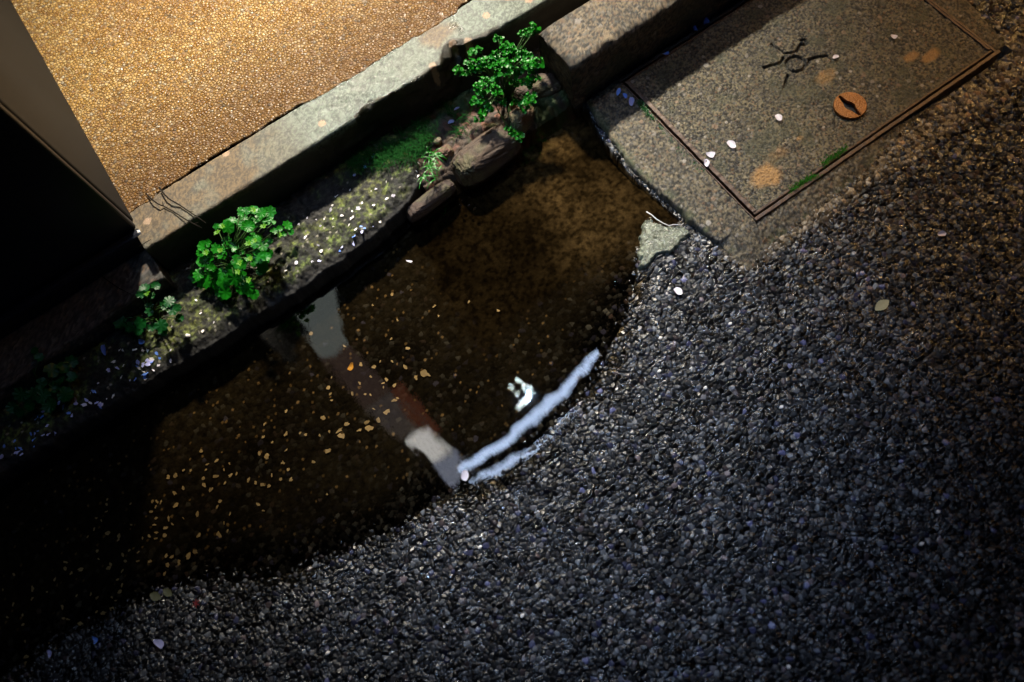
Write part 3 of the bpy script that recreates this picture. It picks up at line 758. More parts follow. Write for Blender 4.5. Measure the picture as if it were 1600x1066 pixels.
b1 = [(*z6(x, y), z + .008) for x, y, z in [(690, 170, .13), (400, 320, .12), (700, 450, .125), (640, 480, .12), (380, 545, .12), (250, 565, .115), (545, 740, .125), (560, 660, .12), (780, 320, .115), (640, 820, .10), (930, 400, .075), (655, 620, .12), (350, 375, .11)]]
plant_lobed(b, lv, 'weed', 'large lush weed with round lobed bright green leaves against the left part of the kerb', 'leaf', b1, seed=3)
def z7(x, y): return 0 + x * .3378, 400 + y * .3378
src = [(670,150,.10,10),(720,140,.10,9),(650,180,.09,8),(700,185,.09,8),(690,230,.08,8),(650,310,.075,12),(640,345,.07,10),(690,260,.08,8),(780,210,.10,12),(800,250,.095,11),(760,230,.09,9),(745,320,.08,12),(755,345,.07,10),(820,240,.08,8),(830,290,.07,9),(560,310,.06,14),(600,330,.06,11),(520,290,.06,11),(700,330,.065,8)]
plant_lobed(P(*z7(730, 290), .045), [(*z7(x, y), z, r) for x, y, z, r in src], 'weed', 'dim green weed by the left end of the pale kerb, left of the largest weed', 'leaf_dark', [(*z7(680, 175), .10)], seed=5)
src = [(240,530,.07,14),(290,520,.065,12),(330,490,.06,12),(270,570,.06,12),(180,470,.09,9),(160,440,.09,8),(100,640,.07,15),(150,640,.07,13),(200,650,.065,15),(230,690,.06,14),(140,690,.06,12),(300,640,.06,14),(90,720,.06,12),(60,700,.06,11),(250,610,.06,11),(330,560,.06,10),(190,590,.07,11)]
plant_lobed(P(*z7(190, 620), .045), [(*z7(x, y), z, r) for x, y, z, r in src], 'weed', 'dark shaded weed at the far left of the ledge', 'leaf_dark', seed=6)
# small leaved weed: dense sprigs of tiny leaves
def z8(x, y): return 690 + x * .19694, 20 + y * .19694
random.seed(11)
base = P(790, 150, .03); root = empty('weed', base); tag(root, 'bushy weed of tiny bright green leaves beside the kerb block', 'weed'); o = Vector(base)
L = MB(); S = MB()
sprigs = [(450,190,.125,6),(430,200,.12,4),(230,305,.12,6),(290,300,.12,6),(215,380,.12,9),(240,430,.11,6),(145,450,.11,9),(190,490,.10,6),(300,390,.12,7),(310,440,.11,5),(360,390,.12,9),(410,340,.125,7),(500,255,.135,8),(545,290,.135,11),(575,330,.13,10),(470,330,.13,9),(430,410,.125,11),(500,390,.13,13),(540,420,.125,11),(500,450,.12,13),(430,500,.11,8),(340,545,.12,9),(280,590,.11,8),(390,580,.115,11),(430,620,.11,10),(330,640,.10,7),(260,690,.10,9),(300,700,.095,8),(350,720,.09,9),(370,760,.085,6),(330,790,.085,7),(290,830,.08,7),
          (640,290,.10,5),(680,330,.11,8),(660,410,.115,10),(720,400,.12,10),(770,390,.12,9),(730,440,.11,10),(690,520,.10,10),(745,520,.10,9),(700,560,.09,7),(660,540,.09,6),(490,700,.07,6),(578,705,.06,5),(650,740,.075,9),(690,690,.085,10),(710,650,.085,7),(670,700,.08,9),(710,115,.12,8),(745,130,.12,8),(655,170,.115,8),(720,150,.11,7),(520,920,.045,5),(560,940,.045,7),(610,965,.04,8),(600,985,.04,6),(560,520,.10,8),(600,470,.10,8),(600,560,.07,7)]
for (x, y, z, rp) in sprigs:
    px, py = z8(x, y); R = rp * (H - z) / F * 1.15; p = Vector(P(px, py, z)) - o
    for k in range(int(6 + rp * 1.15)):
        a = random.uniform(0, 2 * PI); rr = R * math.sqrt(random.random())
        q = p + Vector((rr * math.cos(a), rr * math.sin(a), random.uniform(-.006, .004)))
        nrm = Vector((math.cos(a) * .5, math.sin(a) * .5 - .1, 1)) + rv(.4)
        lobed_leaf(L, q, nrm, Vector((math.cos(a), math.sin(a), 0)), random.choice((.0022, .003, .0036, .0052)), 3, random.uniform(0, .5), .22)
    if rp > 5:
        S.tube([Vector((random.uniform(-.01, .01), random.uniform(-.01, .01), -.012)), Vector((p.x * .5, p.y * .5, p.z * .8)), p], .0009, .0006, 5)
S.tube([Vector(P(*z8(425, 640), .07)) - o, Vector(P(*z8(440, 760), .06)) - o, Vector(P(*z8(500, 870), .048)) - o, Vector(P(*z8(560, 930), .045)) - o], .0011, .0009, 6)
L.build('leaves', M['leaf2'], root, True); S.build('stems', M['stem'], root, True)
# grass tuft: thin blades
def tuft(region, nb, name, label, mat, zf, h=(.02, .045), w=.0007, lean=None, seed=1):
    random.seed(seed)
    c = P(*region[0], .045); root = MB(); o = Vector(c)
    for _ in range(nb):
        px, py = random.choice(region); px += random.gauss(0, region_s); py += random.gauss(0, region_s * .55)
        p = Vector(P(px, py, zf)); p.z = zf + random.uniform(-.003, .003); a = random.uniform(0, 2 * PI)
        d = (lean or Vector((0, 0, 0))) + Vector((math.cos(a), math.sin(a), 0)) * .8 + Vector((0, 0, random.uniform(.3, 1.)))
        d.normalize(); hh = random.uniform(*h); s = d.cross(Vector((0, 0, 1))).normalized()
        vs = []; k = 4
        for i in range(k + 1):
            t = i / k; q = p + d * hh * t - Vector((0, 0, .55 * hh * t * t)); ww = w * (1 - t * .8)
            vs += [q - s * ww - o, q + s * ww - o]
        root.add(vs, [(2 * i, 2 * i + 1, 2 * i + 3, 2 * i + 2) for i in range(k)])
    ob = root.build(name, mat, None, True); ob.location = c
    return tag(ob, label, 'grass')
region_s = 9
tuft([(575,240),(600,235),(620,225),(640,215),(650,235),(630,245),(665,215),(600,250),(660,200),(560,255)], 900, 'grass_tuft', 'soft tuft of fine dark green grass on the mossy ledge behind its right end', M['grass'], .05, (.018, .035), .0005, Vector((-.5, .1, 0)), 21)
region_s = 5
tuft([(668,250),(672,262),(676,240),(665,275)], 60, 'grass_sprig', 'bright green forked sprig hanging over the right end of the ledge', M['leaf2'], .052, (.014, .030), .0011, Vector((0, -.6, 0)), 22)
region_s = 8
tuft([(700,170),(715,185),(690,160),(722,205),(660,180)], 140, 'grass_tuft', 'sparse thin grass in the dark gap left of the tiny leaved weed', M['grass'], .03, (.015, .035), .0006, Vector((0, -.2, 0)), 23)
# moss clumps at the cover
def moss(pxs, z, name, label, n_=300, r=.007, mat='moss'):
    mb = MB(); c = Vector(P(*pxs[0], z))
    for _ in range(n_):
        t = random.random() * (len(pxs) - 1); i = int(t); f = t - i
        px = pxs[i][0] * (1 - f) + pxs[i + 1][0] * f; py = pxs[i][1] * (1 - f) + pxs[i + 1][1] * f
        a = random.uniform(0, 2 * PI); rr = abs(random.gauss(0, r * .42)) * (.55 + .45 * math.sin(t * 9 + z * 300)); px += random.gauss(0, 2.2); py += random.gauss(0, 1.4)
        p = Vector(P(px, py, z)) - c + Vector((rr * math.cos(a), rr * math.sin(a) * .8, random.uniform(-.002, .003)))
        oval_leaf(mb, p, Vector((math.cos(a), math.sin(a), random.uniform(.2, 1.2))), Vector((0, 0, 1)), random.uniform(.002, .004), .0007)
    ob = mb.build(name, M[mat], None, True); ob.location = c
    return tag(ob, label, 'moss')
random.seed(31)
moss([(1236, 298), (1248, 288), (1262, 280), (1274, 276)], T, 'moss_clump', 'green moss clump in the cover frame, nearer to the frame corner', 300, .009)
moss([(1286, 258), (1297, 249), (1308, 241), (1322, 232)], T, 'moss_clump', 'green moss clump in the cover frame, farther from the frame corner', 300, .009)
moss([(998, 158), (1005, 168), (1012, 178), (1022, 188)], .017, 'moss_clump', 'dark moss in the left frame joint near the blue petals', 240, .004, 'leaf_dark')
moss([(1022, 190), (1040, 212), (1062, 236), (1084, 256), (1100, 272)], .013, 'moss_line', 'thin line of moss along the left frame joint of the cover', 500, .0018, 'leaf_dark')
# ------------------------------------------------------------------ twigs
def twig(pts, z, r, label, extra=()):
    mb = MB(); mb.tube([P(x, y, z + 0.004 * math.sin(i * 1.3)) for i, (x, y) in enumerate(pts)], r, r * .6, 6)
    for e in extra: mb.tube([P(x, y, z + .003) for x, y in e], r * .6, r * .4, 5)
    return tag(mb.build('twig', M['twig'], None, True), label, 'twig')
twig([(228, 302), (236, 311), (247, 319), (255, 322), (270, 330), (290, 343), (303, 350), (316, 357)], .126, .0013, 'thin dark dry twig on the kerb, nearer to the wall', [[(255, 322), (254, 315)], [(303, 350), (310, 348)]])
twig([(249, 293), (256, 303), (264, 311), (280, 320), (296, 331), (308, 339), (322, 349)], .127, .0014, 'thin dark dry twig on the kerb, farther from the wall', [[(296, 331), (302, 331)]])
twig([(217, 386), (226, 380), (236, 374)], .1225, .0007, 'tiny dark straw at the left end of the pale kerb')
twig([(150, 425), (165, 436), (185, 450), (205, 460)], .10, .0009, 'thin dark stalk over the shadowed lower kerb')
mb = MB(); mb.tube([P(x, y, .09) for x, y in [(97, 388), (99, 398), (101, 408), (100, 420)]], .0006, .0004, 5)
for e in [[(101, 408), (105, 416), (107, 421)], [(100, 414), (96, 421)]]: mb.tube([P(x, y, .09) for x, y in e], .0005, .0004, 5)
tag(mb.build('twig', simple('dry_straw', (.25, .16, .07), .6), None, True), 'tiny forked dry stalk in front of the black wall', 'twig')
# ------------------------------------------------------------------ petals and leaf bits
def petal_mesh(name, L=.011, W=.0085, curl=.18, notch=.12, seed=0, K=20, R=3):
    rn = random.Random(seed); vs = [(0, 0, 0)]; ph = rn.uniform(0, 6)
    for q in range(1, R + 1):
        for k in range(K):
            a = 2 * PI * k / K; t = q / R
            x = math.cos(a) * L / 2; y = math.sin(a) * W / 2 * (1 - .25 * math.cos(a))
            j = 1 + .06 * math.sin(3 * a + ph) + .04 * math.sin(5 * a + ph * 2)
            if abs(a) < .3 or abs(a - 2 * PI) < .3: j -= notch * (q == R)
            vs.append((x * t * j, y * t * j, curl * (L * .5) * t * t * (1 + .6 * math.sin(2 * a + ph))))
    fs = [(0, 1 + k, 1 + (k + 1) % K) for k in range(K)]
    for q in range(R - 1):
        for k in range(K):
            a = 1 + q * K + k; b = 1 + q * K + (k + 1) % K; fs.append((a, a + K, b + K, b))
    return pymesh(name, vs, fs)
PET = [petal_mesh('petal', .0125, .0095, random.uniform(.15, .4), random.choice((0, .15, .25)), s) for s in range(8)]
def surf_z(x, y):
    if x > x0c and x < x1c and y > y0c and y < y1c: return hz(HC, x, y)
    if y > .775 and x > .508: return .12
    if y > .99: return .122
    if y > .93: return .12
    if x < .20 and y > .745:
        z = hz(HL, x, y)
        if z > 0: return z
    if x > .2 and x < .51 and y > .775: return hz(HS, x, y)
    if x > .523 and y > .35 and y < .79:
        z = hz(HA, x, y)
        if z > -.02: return z
    return road_z(x, y)
def frag_mesh(seed):
    rn = random.Random(seed * 31 + 5); K = 11; L = .0125; vs = [(0, 0, .0004)]
    rad = [rn.uniform(.55, 1.15) for _ in range(K)]
    for q in (.5, 1.):
        for k in range(K):
            a = 2 * PI * k / K; vs.append((math.cos(a) * L / 2 * rad[k] * q, math.sin(a) * L / 2.4 * rad[k] * q, rn.uniform(-.0006, .0009) * q))
    fs = [(0, 1 + k, 1 + (k + 1) % K) for k in range(K)] + [(1 + k, 1 + K + k, 1 + K + (k + 1) % K, 1 + (k + 1) % K) for k in range(K)]
    return pymesh('fragment', vs, fs)
FRG = [frag_mesh(i) for i in range(12)]
meshes = {}
def petal(px, py, size_px, mat, label, cat='petal', group=None, zc=None, ang=None, tilt=.25, name='petal', elong=1., dz=.0014, z0=.01):
    zg = z0
    for _ in range(3):
        x, y, _z = P(px, py, zg); zg = zc if zc is not None else surf_z(x, y)
    x, y, _z = P(px, py, zg)
    fr_ = name in ('leaf_fragment', 'petal_scrap'); i = random.randrange(12 if fr_ else 8); key = (i, mat, fr_)
    if key not in meshes:
        me = (FRG if fr_ else PET)[i].copy(); me.name = 'petal'; me.materials.append(M[mat]); meshes[key] = me
    o = bpy.data.objects.new(name, meshes[key]); C.objects.link(o)
    s = size_px * (H - zg) / F / .0125
    o.location = (x, y, zg + dz); o.rotation_euler = (random.uniform(-tilt, tilt), random.uniform(-tilt, tilt), random.uniform(0, 6.28) if ang is None else ang)
    o.scale = (s, s * elong, s)
    return tag(o, label, cat, group)
random.seed(41)
for (x, y, s, mt, lab, ang, el) in [
    (1216, 185, 18, 'petal', 'pale lilac tinged petal on the cover left of the keyhole disc', .6, .85),
    (1142, 227, 20, 'petal', 'broad crumpled white petal on the cover by itself near its left rim', .9, .9),
    (1110, 243, 17, 'petal', 'upper of the two touching white petals at the left cover rim', 1.6, .9),
    (1103, 256, 17, 'petal', 'lower of the two touching white petals at the left cover rim', .4, .8),
    (1093, 254, 9, 'petal_pink', 'tiny pink petal speck beside the two touching white petals', .4, .8),
    (1305, 91, 13, 'petal', 'small white notched petal beside the engraved emblem', 2.6, .95),
    (1396, 59, 13, 'petal', 'small round white petal on the upper right part of the cover', 1.3, 1.),
    (1470, 367, 14, 'petal', 'lilac white petal alone on the asphalt below the cover', 2.1, .85),
    (1059, 456, 17, 'petal', 'round white petal on the asphalt below the cement patch', .9, 1.),
    (250, 1005, 20, 'petal_shade_lilac', 'lilac curled petal alone on the dark asphalt at bottom left', 1.5, .75),
    (151, 1000, 14, 'petal_shade_blue', 'blue petal on dark asphalt left of the lilac curled petal', 1.2, .8),
    (80, 1021, 13, 'petal_shade_lilac', 'dim purple petal nearest the bottom left corner', .7, .8),
    (967, 145, 16, 'petal_shade_blue', 'deep blue petal in the shaded corner, farthest left of its three', .1, .7),
    (976, 151, 12, 'petal_shade_blue', 'small blue petal in the shaded corner, middle one of three', .9, .8),
    (987, 160, 18, 'petal_shade_lilac', 'light blue oval petal at the top of the left frame joint', .3, .75),
    (1040, 86, 14, 'petal_shade_blue', 'thin blue petal at the foot of the kerb block, alone', 2.0, .55),
    (1086, 47, 13, 'petal_shade_blue', 'blue petal at the foot of the kerb block, smaller of a pair', .6, .9),
    (1104, 36, 16, 'petal_shade_blue', 'blue petal at the foot of the kerb block, larger of a pair', .2, .9),
    (705, 192, 13, 'petal_shade_lilac', 'lilac petal in the dark gap left of the tiny leaved weed', 2.2, .8),
    (714, 172, 13, 'petal_shade_lilac', 'thin curled lilac petal in the gap under the tiny leaved weed', 2.4, .35),
    (222, 535, 15, 'petal_shade_blue', 'bright blue petal below the dim green weed', 1.5, .8),
    (165, 548, 24, 'petal_shade_blue', 'long dim blue petal in the shade left of the dim green weed', .8, .45),
    (584, 246, 12, 'petal_shade_blue', 'blue petal behind the fine grass tuft', .5, .8),
    (570, 262, 9, 'petal_shade_blue', 'smaller blue petal left of the one behind the grass tuft', .5, .8),
    (727, 743, 17, 'petal', 'white petal floating at the tip of the puddle reflections', .3, .95)]:
    petal(x, y, s, mt, lab, ang=ang + .6, elong=el, zc=(.0015 if (x, y) == (727, 743) else (.0225 if 1030 < x < 1110 and y < 95 else None)), name='petal', dz=.002)
# pale crumbs on the ledge
def z5(x, y): return 380 + x * .28147, 160 + y * .28147
crumbs = [(975,345),(960,385),(970,410),(795,445),(710,493),(735,483),(800,535),(835,520),(725,572),(640,592),(605,605),(548,630),(605,643),(500,648),(450,650),(430,688),(502,692),(588,682),(622,705),(345,750),(435,826),(295,890),(235,936),(140,995),(90,1028),(185,920),(385,885),(308,680),(355,645),(400,648),(495,572),(520,520),(590,490),(485,600),(418,793),(228,975),(760,665),(855,645),(660,560)]
cp = [z5(*c) for c in crumbs]
cs = [z7(x, y) for x, y in [(908,205),(930,265),(798,330),(870,368),(938,348),(990,310),(790,438),(765,455),(703,480),(690,510),(735,508),(665,535),(645,520),(600,570),(562,562),(573,507),(555,435),(570,440),(625,435),(665,440),(685,440),(710,530),(790,487),(530,490),(525,650),(495,662),(463,680),(420,680),(525,675),(420,635),(443,730),(460,735),(470,690),(390,690),(455,590),(675,570)]]
tops = 0
random.seed(77)
shade_scraps = [z7(random.gauss(*g[:2]), random.gauss(*g[2:])) for g in [(620, 60, 530, 22), (440, 60, 670, 22), (200, 80, 830, 45), (90, 50, 920, 30), (690, 30, 490, 20)] for _ in range(9)]
for x, y in cp + cs:
    for _ in range(1):
        petal(x, y, random.uniform(5.5, 11), random.choice(('crumb', 'petal', 'crumb')), 'pale crumb or petal scrap on the mossy ledge', 'petal scrap', 'pale petal scraps on the mossy ledge', elong=random.uniform(.5, 1), tilt=.5, name='petal_scrap', dz=.001, z0=.045)
for x, y in [z7(x, y) for x, y in [(275,680),(295,700),(335,735),(350,665),(340,785),(355,800),(220,785),(178,810),(208,885),(192,912),(143,925),(75,890),(158,880),(255,825),(275,850),(200,830),(120,975),(195,745),(170,750),(305,865),(22,880),(160,845)]] + shade_scraps + [z5(x, y) for x, y in [(675,700),(718,690),(660,720),(615,745),(655,690),(550,805),(535,825),(610,785),(605,850),(620,405),(680,362),(428,880)]]:
    petal(x, y, random.uniform(7, 13), random.choice(('petal_shade_blue', 'petal_shade_lilac')), 'small bluish petal scrap lying in shade on the ledge', 'petal scrap', 'bluish petal scraps in the shade of the ledge', elong=random.uniform(.5, .9), tilt=.4, name='petal_scrap', dz=.001, z0=.045)
# leaf fragments under water
def z2(x, y): return 400 + x * .33784, 440 + y * .33784
def z1(x, y): return 0 + x * .3434, 700 + y * .3434
ZB = -.006
def bitat(px, py, s, mat='leafbit', lab='tan leaf fragment lying under the puddle water', grp='tan leaf fragments on the puddle bed', el=None):
    x, y, _ = P(px, py, -.012); z = min(-.002, road_z(x, y))
    petal(px, py, s, mat, lab, 'leaf fragment', grp, zc=z, tilt=.2, name='leaf_fragment', elong=el or random.uniform(.5, 1), dz=.0008)
for x, y, s in [(485,385,10),(545,395,9),(530,440,7),(605,455,9),(590,470,8),(640,480,9),(590,490,5),(690,395,11),(780,425,15),(740,445,11),(800,435,7),(640,550,12),(655,540,8),(410,300,9),(255,240,9),(335,490,10),(345,520,7),(350,550,7),(445,520,9),(530,525,6),(605,603,12),(565,640,11),(515,650,14),(525,680,16),(478,688,10),(420,658,10),(385,690,15),(395,715,13),(335,785,12),(340,695,6),(295,712,7),(230,710,6),(205,700,6),(140,780,7),(140,600,9),(140,705,10),(125,840,10),(50,810,11),(15,795,8),(35,720,7),(75,745,6),(160,915,8),(30,940,8),(60,945,7),(115,915,6),(265,835,8),(150,870,6),(310,630,10),(545,590,7),(505,522,5),(480,470,7),(700,310,10),(655,180,7),(630,60,7),(540,110,6),(825,115,8),(845,160,6),(1120,135,8),(985,95,7),(630,370,8),(625,265,6),(575,370,6),(350,445,6),(10,1030,9),(40,660,7),(35,1060,6),(330,985,5)]:
    bitat(*z2(x, y), s)
for x, y, s in [(985,60,12),(945,75,8),(1020,100,7),(1050,125,10),(1078,118,8),(1025,160,8),(1045,72,7),(980,130,14),(960,190,14),(930,170,11),(938,100,7),(925,140,9),(868,103,7),(835,103,7),(800,125,10),(768,132,10),(835,182,9),(795,205,11),(800,262,13),(690,290,10),(712,320,7),(703,350,8),(768,322,12),(785,347,9),(755,365,10),(752,398,10),(712,385,10),(710,412,8),(680,402,8),(650,410,6),(900,300,12),(835,320,7),(990,268,9),(1003,243,8),(1048,300,8),(1020,342,7),(998,395,13),(1037,378,8),(1132,145,11),(1165,158,8),(1196,167,10),(1225,175,9),(1280,142,6),(1325,147,10),(1237,125,8),(1213,42,10),(1290,68,9),(1310,97,7),(1180,28,8),(918,15,9),(905,398,13),(490,235,6),(487,257,7),(485,290,8),(440,320,7),(462,330,6),(430,370,7),(490,388,12),(543,400,10),(540,418,7),(400,405,6),(598,350,6),(595,255,6),(695,245,9),(715,245,9),(733,247,9),(710,268,8),(590,465,7),(630,475,6),(628,515,7),(570,515,8),(560,487,9),(683,517,8),(765,532,10),(750,572,9),(758,490,8),(783,497,9),(860,490,14),(890,473,10),(815,522,11),(300,520,10),(297,550,9),(325,570,9),(368,555,12),(250,598,8),(495,545,11),(505,530,8),(443,468,7),(450,505,6),(535,600,8),(557,560,8),(555,625,9),(545,655,9),(530,695,7),(510,680,7),(515,730,12),(470,750,14),(443,682,8),(440,745,7),(350,672,6),(415,665,7),(370,800,13),(325,845,10),(310,780,10),(290,775,7),(285,725,13),(150,640,12),(148,685,8),(62,710,9),(65,575,8),(35,770,7),(105,805,8),(115,880,6),(120,950,12),(115,985,11),(105,760,6),(15,645,6),(230,880,9),(215,655,6)]:
    bitat(*z1(x, y), s * .9)
# single leaves
o = petal(549, 574, 16, 'leaf_yellow', 'bright yellow leaf under the pale reflection in the puddle', 'leaf', None, zc=-.006, ang=.7, tilt=.1, name='fallen_leaf', elong=.7)
petal(640, 409, 13, 'petal', 'small white sliver floating alone in the shaded water', 'petal', None, zc=.001, ang=2.3, tilt=.1, name='petal', elong=.35)
def leaf_obj(px, py, L, W, ang, mat, name, label, z, serr=0):
    mb = MB(); d = Vector((math.cos(ang), math.sin(ang), .03)); k = 14; s = Vector((-d.y, d.x, 0)); vs = []
    for i in range(k + 1):
        t = i / k; w = W * math.sin(PI * min(1, t * .94 + .03)) ** .9 * (1 + serr * (i % 2)); p = d * L * (t - .5)
        vs += [p - s * w + Vector((0, 0, .12 * w)), p, p + s * w + Vector((0, 0, .2 * w))]
    fs = []
    for i in range(k):
        a = i * 3; fs += [(a, a + 1, a + 4, a + 3), (a + 1, a + 2, a + 5, a + 4)]
    mb.add(vs, fs); o = mb.build(name, M[mat], None, True); o.location = P(px, py, z); return tag(o, label, 'leaf')
zr = road_z(*P(1378, 477)[:2])
leaf_obj(1378, 477, .027, .0075, .12 - 0.12, 'leaf_cream', 'fallen_leaf', 'cream coloured oval leaf alone on the asphalt at right', zr + .002, .12)
zr = road_z(*P(246, 930)[:2])
leaf_obj(243, 932, .020, .006, 2.2, 'leaf_olive', 'fallen_leaf', 'olive dead leaf at the lower left edge of the puddle, left one of two', .003, .2)
leaf_obj(262, 926, .018, .005, 2.0, 'leaf_olive', 'fallen_leaf', 'olive dead leaf at the lower left edge of the puddle, right one of two', .003, .2)
mb = MB(); zr = road_z(*P(306, 943)[:2])
for a in (0.2, 1.1, 2.1, 3.3, 4.3, 5.3):
    oval_leaf(mb, Vector((0, 0, 0)), Vector((math.cos(a), math.sin(a), .15)), Vector((0, 0, 1)), random.uniform(.005, .009), .0010)
o = mb.build('red_maple_sprig', M['leaf_red'], None, True); o.location = P(306, 943, zr + .002); tag(o, 'tiny red star shaped sprig on the dark asphalt at lower left', 'leaf')
# a few loose pale grits and bubbles
def grit(px, py, r, label, col=(.7, .68, .6)):
    x, y, _ = P(px, py); z = surf_z(x, y); bm = bmesh.new(); bmesh.ops.create_icosphere(bm, subdivisions=2, radius=r)
    for v in bm.verts: v.co = Vector((v.co.x * random.uniform(.8, 1.5), v.co.y * random.uniform(.7, 1.1), v.co.z * .6))
    me = bpy.data.meshes.new('grit'); bm.to_mesh(me); bm.free()
    o = link('grit', me, M['crumb']); o.location = P(px, py, z + r * .3); return tag(o, label, 'grit', 'pale grit stones on the asphalt')
for x, y in [(1221, 636), (1141, 506), (1102, 606), (1466, 800), (1032, 528), (970, 830), (816, 962), (512, 1020), (1232, 1042), (1030, 580), (750, 855), (1440, 850)]:
    grit(x, y, .0028, 'pale grit stone on the dark asphalt')
m = N('bubble_film'); g = m.n('ShaderNodeBsdfGlossy'); g.inputs['Roughness'].default_value = .03
tt = m.n('ShaderNodeBsdfTransparent'); lw = m.n('ShaderNodeFresnel'); lw.inputs[0].default_value = 2.4
mx = m.n('ShaderNodeMixShader'); m.l(lw.outputs[0], mx.inputs[0]); m.l(tt.outputs[0], mx.inputs[1]); m.l(g.outputs[0], mx.inputs[2]); m.l(mx.outputs[0], m.out.inputs[0])
M['bubble'] = m.m
for x, y, r in [(722, 313, .0026), (719, 321, .0028), (733, 321, .0026), (742, 326, .0030), (734, 309, .0015), (962, 442, .0050), (964, 487, .003), (972, 478, .0035), (975, 455, .003), (700, 310, .002), (985, 440, .0028), (1034, 312, .003), (1040, 316, .003), (912, 174, .002), (918, 174, .0015), (944, 206, .0025), (950, 211, .002), (958, 217, .0028), (964, 222, .002), (970, 235, .002)]:  # beads along the surround's edge imitate wet glints, the rest are bubbles
    bm = bmesh.new(); bmesh.ops.create_uvsphere(bm, u_segments=20, v_segments=12, radius=r)
    me = bpy.data.meshes.new('bubble'); bm.to_mesh(me); bm.free(); me.polygons.foreach_set('use_smooth', [True] * len(me.polygons))
    o = link('bubble_or_glint', me, M['bubble']); o.location = P(x, y, r * .1)
    tag(o, 'tiny air bubble or imitation wet glint on the puddle surface', 'bubble', 'air bubbles on the puddle')
# ------------------------------------------------------------------ the street overhead: what the wet ground mirrors
fac = empty('apartment_building', (0, 9, 0)); tag(fac, 'dark apartment building across the pavement, seen only as a reflection', 'building')
mb = MB(); mb.box(-25, 0, 0, 25, 8, 32); mb.build('wall', M['facade'], fac)
FY = 8.95
def onfac(px, py):
    p = P(px, py); k = FY / p[1]; return (p[0] * k, (k - 1) * H)
def glowstrip(quad, col, st, nm='glow_strip'):  # added glowing panels that make the pale streak mirrored in the puddle
    q = [onfac(*a) for a in quad]; mb = MB()
    mb.add([(x, -.05, z) for x, z in q] + [(x, -.01, z) for x, z in q], [(0, 1, 2, 3), (7, 6, 5, 4), (0, 4, 5, 1), (1, 5, 6, 2), (2, 6, 7, 3), (3, 7, 4, 0)])
    return mb.build(nm, emit(nm, col, st), fac)
glowstrip([(455, 470), (520, 430), (545, 540), (505, 560)], (.78, .88, .82), 2.6)
glowstrip([(507, 562), (547, 542), (610, 610), (570, 640)], (.85, .55, .50), .8)
glowstrip([(572, 642), (612, 612), (660, 665), (622, 690)], (.9, .75, .72), 1.0)
glowstrip([(612, 612), (625, 600), (690, 672), (678, 684)], (.9, .25, .15), 1.3)
glowstrip([(634, 690), (662, 668), (702, 704), (680, 726)], (1., .97, .92), 15.)
glowstrip([(678, 730), (712, 702), (735, 738), (705, 762)], (.60, .66, .85), 7.)
# added glowing panels overhead: two replace a strip of sky, two feed asphalt glints
HT = 5.0
def glow_panel(top, bot, col, st, label):
    r = empty('overhead_glow_panel', mirror(*top[0], HT)); o = r.location.copy(); tag(r, label, 'street light')
    up = Vector((0, 0, .03)); T_ = [mirror(*a, HT) - o for a in top]; B_ = [mirror(*a, HT) - o for a in bot]; k = len(T_)
    for nm, z0, z1, mt in (('glow_face', 0, 1, emit('panel_glow', col, st)), ('housing', 1.1, 3, M['pole'])):
        mb = MB(); v = [p + up * z0 for p in T_] + [p + up * z0 for p in B_] + [p + up * z1 for p in T_] + [p + up * z1 for p in B_]; fs = []
        for i in range(k - 1):
            fs += [(i, i + 1, k + i + 1, k + i), (2 * k + i, 3 * k + i, 3 * k + i + 1, 2 * k + i + 1), (i, 2 * k + i, 2 * k + i + 1, i + 1), (k + i, k + i + 1, 3 * k + i + 1, 3 * k + i)]
        fs += [(0, k, 3 * k, 2 * k), (k - 1, 3 * k - 1, 4 * k - 1, 2 * k - 1)]
        mb.add(v, fs); mb.build(nm, mt, r)
    return r
glow_panel([(716, 732), (740, 712), (780, 686), (822, 655), (850, 628), (885, 596), (915, 562), (932, 547)], [(721, 737), (749, 724), (789, 698), (832, 663), (859, 640), (893, 605), (922, 571), (935, 554)], (.55, .70, 1.), 34, 'long bluish glowing panel added over the road in place of a sky strip, nearer the road middle')
glow_panel([(738, 748), (765, 736), (800, 716), (840, 690), (868, 668), (905, 632)], [(741, 752), (772, 744), (808, 723), (846, 696), (872, 673), (907, 635)], (.55, .70, 1.), 30, 'second thinner bluish glowing panel added over the road in place of a sky strip')
glow_panel([(640, 860), (1080, 600)], [(690, 900), (1110, 640)], (.36, .58, 1.), 5, 'third wide bluish glowing panel added for glints farther out over the road')
glow_panel([(900, 860), (1180, 700)], [(940, 900), (1210, 740)], (.36, .58, 1.), 3, 'fourth wide bluish glowing panel added for glints farthest out over the road')
# bright lantern
lp = mirror(820, 612, 6.0); lr = empty('street_lantern', lp); tag(lr, 'bright white lantern above the road seen mirrored in the puddle', 'street light')
for k, (ax, ay, rr) in enumerate([(803, 598, .028), (814, 601, .020), (826, 605, .022), (811, 611, .020), (823, 622, .040), (816, 626, .03)]):
    bm = bmesh.new(); bmesh.ops.create_uvsphere(bm, u_segments=16, v_segments=10, radius=rr); me = bpy.data.meshes.new('bulb'); bm.to_mesh(me); bm.free()
    o = link('bulb', me, emit('bulb_glow', (.85, 1., .95), 110), lr); o.location = mirror(ax, ay, 6.0) - lp; o.scale = (1.9, .6, .5); o.rotation_euler = (0, 0, .35)
